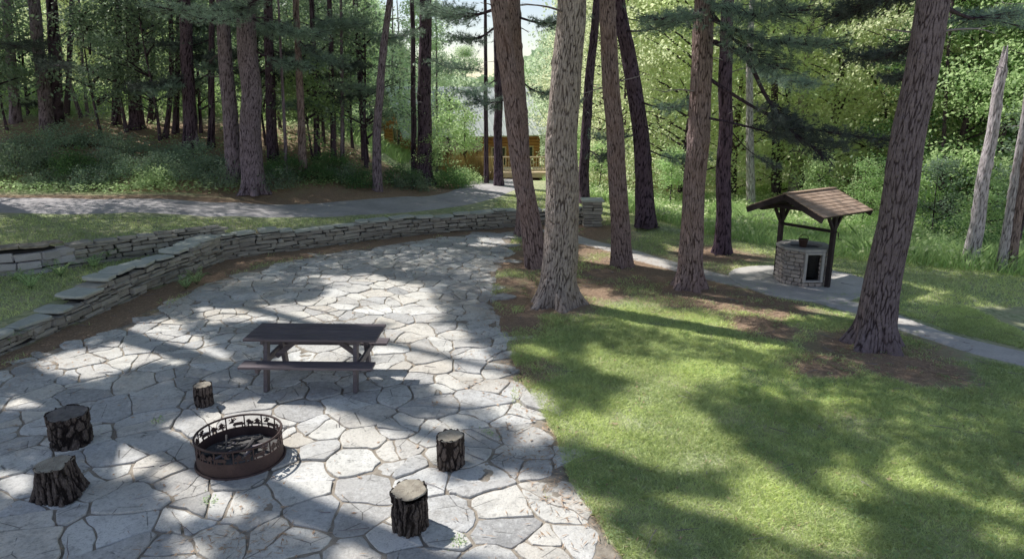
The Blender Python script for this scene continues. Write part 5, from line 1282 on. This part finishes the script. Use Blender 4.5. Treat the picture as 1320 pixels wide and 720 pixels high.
fe_ = [(22, 362, .35, 'leftmost fern under the squared block wall'), (40, 372, .35, 'fern growing forward of the block wall into the grass terrace'), (62, 348, .35, 'large fern below the right end of the squared block wall'), (78, 356, .35, 'low fern just right of the block wall end'), (100, 338, .35, 'fern at the left end of the rubble wall'), (122, 345, .35, 'bright fern in front of the rubble wall'), (140, 336, .35, 'fern at the middle of the rubble wall'), (160, 330, .35, 'fern growing against the rubble wall right part'), (186, 324, .35, 'fern in the corner where both walls meet'), (196, 318, .35, 'uppermost small fern where the two walls meet'), (240, 372, 0, 'weedy fern on the patio side of the low wall'), (254, 366, 0, 'second weedy fern on the patio side of the low wall'), (8, 448, 0, 'small fern at the left edge at the foot of the low wall')]
for i, (px, py, z, lb) in enumerate(fe_):
    q = P(px, py, z); o = place(FE[i % 2], q[0], q[1], i * .7, random.uniform(.6, .95), lb, 'fern', 'ferns along the walls'); o.location.z = z - .01
# small weeds between patio stones near the fire ring
for i, (px, py, lb) in enumerate([(205, 545, 'tiny weed in a joint right of the widest log stool'), (268, 648, 'tiny weed in a joint below the fire ring'), (630, 560, 'tuft of weed in a joint beside the narrow log stool'), (590, 700, 'tuft of weed in a joint right of the nearest log stool')]):
    q = P(px, py, -.02); w = empty('weed', tuple(q)); tag(w, lb, 'weed', 'weeds in the patio joints'); n = 60
    cc = rng.normal(size=(n, 3)) * [.05, .05, .02] + [0, 0, .03]; L = leaves(cc, .03, rng.random(n), .5, .5); obj_np('leaves', L[0], L[1], M['leaf'], w, attr=L[2])

# ---- ground cover on the bank, litter, grass: things nobody could count
n = 46000; x = rng.uniform(-22, -1.2, n); y = rng.uniform(21.3, 33, n) ; keep = (rng.random(n) < np.where(y < 24.6, 1, .35)) & (vnoise(x * .8, y * .8, 77) > np.where(y < 24.6, .12, .45)); x = x[keep]; y = y[keep]
d, s, _ = seg_dist(x, y, ROAD); k = (s > 0) & (d > 2.15); x = x[k]; y = y[k]
L = leaves(np.stack([x, y, terrain(x, y) + .04 + rng.random(len(x)) * .24], 1), .11, np.clip(vnoise(x * 1.5, y * 1.5, 5) * .7 + rng.random(len(x)) * .4, 0, 1), .6, .6)
o = obj_np('ground_cover', L[0], L[1], M['leaf'], attr=L[2]); tag(o, 'low green ground cover along the shaded edge of the driveway', 'ground cover', kind='stuff')
def litter_at(n, fx, fy, accept, size=.055):
    x = fx(n); y = fy(n); k = accept(x, y); x = x[k]; y = y[k]; return x, y
x = rng.uniform(-11, 11, 420000); y = rng.uniform(4.5, 26, 420000)
dw = dirt_weight(x, y); ip = in_patio(x, y); dl, sl_, _ = seg_dist(x, y, LOWER); dm_, sm_, _ = seg_dist(x, y, MAIN); dpl, _, _ = seg_dist(x, y, PATIO_L); dpr, _, _ = seg_dist(x, y, PATIO_R)
den = np.where(ip, .02 + .35 * np.exp(-np.minimum(dpl, dpr) / .35) + .5 * dirt_patch(x, y) ** 2, dw * .9 + .05)
wallband = ((dl < .52) & (sl_ > 0)) | ((dm_ < .45) & (sm_ > 0)); drd, _, _ = seg_dist(x, y, ROAD)
k = (rng.random(len(x)) < den * .55) & (~wallband) & (drd > 1.5); x = x[k]; y = y[k]; ip = ip[k]
z = np.where(ip, .004, terrain(x, y) + .012); nn_ = len(x)
C = np.stack([x, y, z + rng.random(nn_) * .012], 1); L1 = leaves(C, .085, rng.random(nn_), .86, .11); q_ = rng.random(nn_) < .12; L2_ = leaves(C[q_], .055, rng.random(q_.sum()), .8, .5); L1 = cat([L1, L2_])
o = obj_np('leaf_litter', L1[0], L1[1], M['litter'], attr=L1[2]); tag(o, 'brown pine needles and dead leaves strewn below the pines and walls', 'leaf litter', kind='stuff')

ncl = 2600; x = rng.uniform(.2, 10, ncl); y = rng.uniform(4.6, 15, ncl); k = (~in_patio(x, y)) & (vnoise(x * 1.2, y * 1.2, 123) > .52); x = x[k]; y = y[k]; per = 9
cc = np.repeat(np.stack([x, y, terrain(x, y) + .035], 1), per, 0) + rng.normal(size=(len(x) * per, 3)) * [.035, .035, .008]; L = leaves(cc, .03, rng.random(len(cc)), .8, .8); o = obj_np('clover', L[0], L[1], M['leaf'], attr=L[2]); tag(o, 'small clover and weeds growing through the lawn grass', 'clover', kind='stuff')
nt_ = 900; x = rng.uniform(-9, 10, nt_); y = rng.uniform(5, 20, nt_); k = rng.random(nt_) < np.where(in_patio(x, y), .35, .35 + .6 * dirt_weight(x, y)); dl2, s2_, _ = seg_dist(x, y, LOWER); k &= ~((s2_ > 0) & (dl2 < .6)); x = x[k]; y = y[k]; z = np.where(in_patio(x, y), .012, terrain(x, y) + .03); bl_ = []
for q in range(len(x)):
    a_ = random.uniform(0, 6.28); L_ = random.uniform(.06, .34); d_ = np.array([math.cos(a_), math.sin(a_), 0]); p0 = np.array([x[q], y[q], z[q]]); bl_.append(tube_np([p0, p0 + d_ * L_ * .5 + rng.normal(size=3) * [.01, .01, .002], p0 + d_ * L_ + rng.normal(size=3) * [.02, .02, .003]], [.005, .004, .002], 4, a=random.random()))
w = cat(bl_); o = obj_np('fallen_twigs', w[0], w[1], M['deadtwig'], attr=w[2]); tag(o, 'small dry twigs fallen over the patio and lawn', 'twigs', kind='stuff')

def blades(n, x0, x1, y0, y1, dens, h, w, seed):
    """bent two-triangle blades; dens(x,y) in 0..1"""
    x = rng.uniform(x0, x1, n); y = rng.uniform(y0, y1, n); k = rng.random(n) < dens(x, y); x = x[k]; y = y[k]; n = len(x)
    z = terrain(x, y) - .005; a = rng.random(n) * 2 * math.pi; hh = h(x, y) * rng.uniform(.55, 1.25, n); lean = rng.normal(size=(n, 2)) * (.45 if seed in (3, 6) else .8); ww = w(x, y)
    b = np.stack([x, y, z], 1); s = np.stack([np.cos(a), np.sin(a), np.zeros(n)], 1) * ww[:, None] / 2
    mid = b + np.stack([lean[:, 0] * hh * .4, lean[:, 1] * hh * .4, hh * .55], 1); tip = b + np.stack([lean[:, 0] * hh, lean[:, 1] * hh, hh], 1)
    V = np.stack([b - s, b + s, mid + s * .7, tip, mid - s * .7], 1).reshape(-1, 3); Fq = np.arange(n * 5).reshape(-1, 5)
    v = np.clip(.5 * vnoise(x * 1.1, y * 1.1, seed) + .25 * vnoise(x * 6, y * 6, seed + 1) + .75 * rng.random(n) - .2, 0, 1)
    return V, Fq, np.repeat(v, 5)
def lawn_d(x, y):
    d, s, _ = seg_dist(x, y, MOW); dp, _, _ = seg_dist(x, y, PATHC); dr_, sr_, _ = seg_dist(x, y, ROAD); X, Y_, W_ = proj(np.stack([x, y, np.zeros_like(x)], 1))
    dpe, _, _ = seg_dist(x, y, PATIO_R)
    ok = ((~in_patio(x, y)) | ((dpe < .55) & (vnoise(x * 2.3, y * 2.3, 91) > .45 + dpe * .5) & (rng.random(len(x)) < .5))) & (dp > .5) & (np.hypot(x - WELL[0], y - WELL[1]) > 1.5) & (X > -80) & (X < 1400) & (Y_ < 800)
    dl, sl_, _ = seg_dist(x, y, LOWER); dm2, sm2, _ = seg_dist(x, y, MAIN); du, su, _ = seg_dist(x, y, UPPER)
    ok &= ~(((dl < .56) & (sl_ > 0)) | ((dm2 < .5) & (sm2 > 0)) | ((du < .42) & (su > 0))) & (dr_ > 1.42) & ~((x < 2) & (sr_ > 0) & (y > 15))
    wt = np.clip(1.25 - dirt_weight(x, y) * 1.45 + (fbm(x * 1.4, y * 1.4, 8, 3) - .5) * 2.4 - .12, 0, 1)
    return ok * wt * np.clip((9.0 / np.maximum(W_, 5)) ** 1.5, .06, 1)
wlaw = lambda x, y: np.clip(np.hypot(x, y) / 9 * .0085, .0075, .03)
bl = [blades(520000, .0, 9, 4.6, 13, lawn_d, lambda x, y: .028 + .036 * vnoise(x * 3, y * 3, 66), wlaw, 1), blades(420000, -.6, 18, 13, 27, lawn_d, lambda x, y: np.full(len(x), .06), wlaw, 1), blades(150000, -13, 2.5, 9.5, 21, lawn_d, lambda x, y: np.full(len(x), .06), wlaw, 2)]
V, Fq, A = cat(bl); o = obj_np('lawn_grass', V, Fq, M['grass'], attr=A); tag(o, 'short mown grass of the lawn, thin and patchy near the patio', 'grass', kind='stuff')
def tall_d(x, y):
    d, s, _ = seg_dist(x, y, MOW); return ((s > 0) & (x > 1.5)) * 1.0
bl = [blades(130000, 1.5, 24, 15, 36, tall_d, lambda x, y: (.18 + .45 * vnoise(x * .6, y * .6, 4)) * np.clip((x + 2) / 11, .5, 1), lambda x, y: np.full(len(x), .022), 3)]
V, Fq, A = cat(bl); o = obj_np('tall_grass', V, Fq, M['tallgrass'], attr=A); tag(o, 'tall sunlit uncut grass between the lawn and the wood', 'grass', kind='stuff')
n = 26000; x = rng.uniform(3, 20, n); y = rng.uniform(15, 34, n); d, s, _ = seg_dist(x, y, MOW); k = (s > 0) & (vnoise(x * .9, y * .9, 31) > .45); x = x[k]; y = y[k]
L = leaves(np.stack([x, y, terrain(x, y) + rng.random(len(x)) * .75 * vnoise(x * .9, y * .9, 31)], 1), .13, rng.random(len(x)), .4, .6); o = obj_np('undergrowth', L[0], L[1], M['leaf_lime'], attr=L[2]); tag(o, 'leafy bright undergrowth mixed into the tall grass', 'undergrowth', kind='stuff')
n = 26000; x = rng.uniform(-24, -5, n); y = rng.uniform(33.5, 46, n); V, Fq, A = blades(n, -28, -6, 30, 46, lambda x, y: np.ones(len(x)), lambda x, y: np.full(len(x), .5), lambda x, y: np.full(len(x), .05), 6)
o = obj_np('meadow_grass', V, Fq, M['tallgrass'], attr=A); tag(o, 'sunny meadow grass glimpsed through the wood at left', 'grass', kind='stuff')
# the far-off wood that reads as one mass, haze put into its leaf colour
n = 90000; t = rng.random(n); x = -75 + 165 * t; y = 66 + 10 * rng.random(n) + .004 * x * x; top = 9 + 12 * fbm(x * .12, y * .05, 90, 3)
gap = np.clip(np.abs((x + 4) / 11.0), 0, 1) ** 2; top = 6.0 + (top - 6.0) * gap; z = -1 + (top + 1) * rng.random(n) ** .8
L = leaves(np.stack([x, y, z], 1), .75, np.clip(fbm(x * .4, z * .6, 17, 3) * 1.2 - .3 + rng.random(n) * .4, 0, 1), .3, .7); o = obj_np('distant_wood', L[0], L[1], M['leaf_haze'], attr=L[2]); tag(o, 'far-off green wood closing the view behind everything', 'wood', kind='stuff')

# ================================================================== camera, light, sky
cam = bpy.data.cameras.new('camera'); co = bpy.data.objects.new('camera', cam); link(co); cam.sensor_width = 36; cam.lens = F / 1320 * 36; cam.clip_end = 2000; cam.clip_start = .05
co.location = (0, 0, CAMZ); co.rotation_euler = (math.pi / 2 - TH, 0, 0); SC.camera = co
sun = bpy.data.lights.new('sun', 'SUN'); sun.energy = 5.0; sun.angle = R(.5); sun.color = (1.0, .98, .93); so = bpy.data.objects.new('sun', sun); link(so)
so.rotation_euler = Vector(tuple(-LDIR)).to_track_quat('Z', 'Y').to_euler(); so.location = (-20, 20, 40)
W = bpy.data.worlds.new('World'); SC.world = W; W.use_nodes = True; nt = W.node_tree; nt.nodes.clear(); g = N(nt)
sky = g.n('ShaderNodeTexSky', sky_type='NISHITA'); sky.sun_disc = False; sky.sun_elevation = SUN_EL; sky.sun_rotation = math.atan2(-LDIR[0], -LDIR[1]); sky.air_density = 1.0; sky.dust_density = .4; sky.ozone_density = 1.0
bg = g.n('ShaderNodeBackground'); g.set(bg, 'Color', g.mix(1.0, sky.outputs[0], (1.16, 1.0, .92), 'MULTIPLY')); bg.inputs['Strength'].default_value = .15; wo = g.n('ShaderNodeOutputWorld'); nt.links.new(bg.outputs[0], wo.inputs[0])
SC.view_settings.view_transform = 'Standard'; SC.view_settings.look = 'None'; SC.view_settings.exposure = 0; SC.view_settings.gamma = 1
SC.cycles.max_bounces = 10; SC.cycles.diffuse_bounces = 5; SC.cycles.transmission_bounces = 6; SC.cycles.use_denoising = True
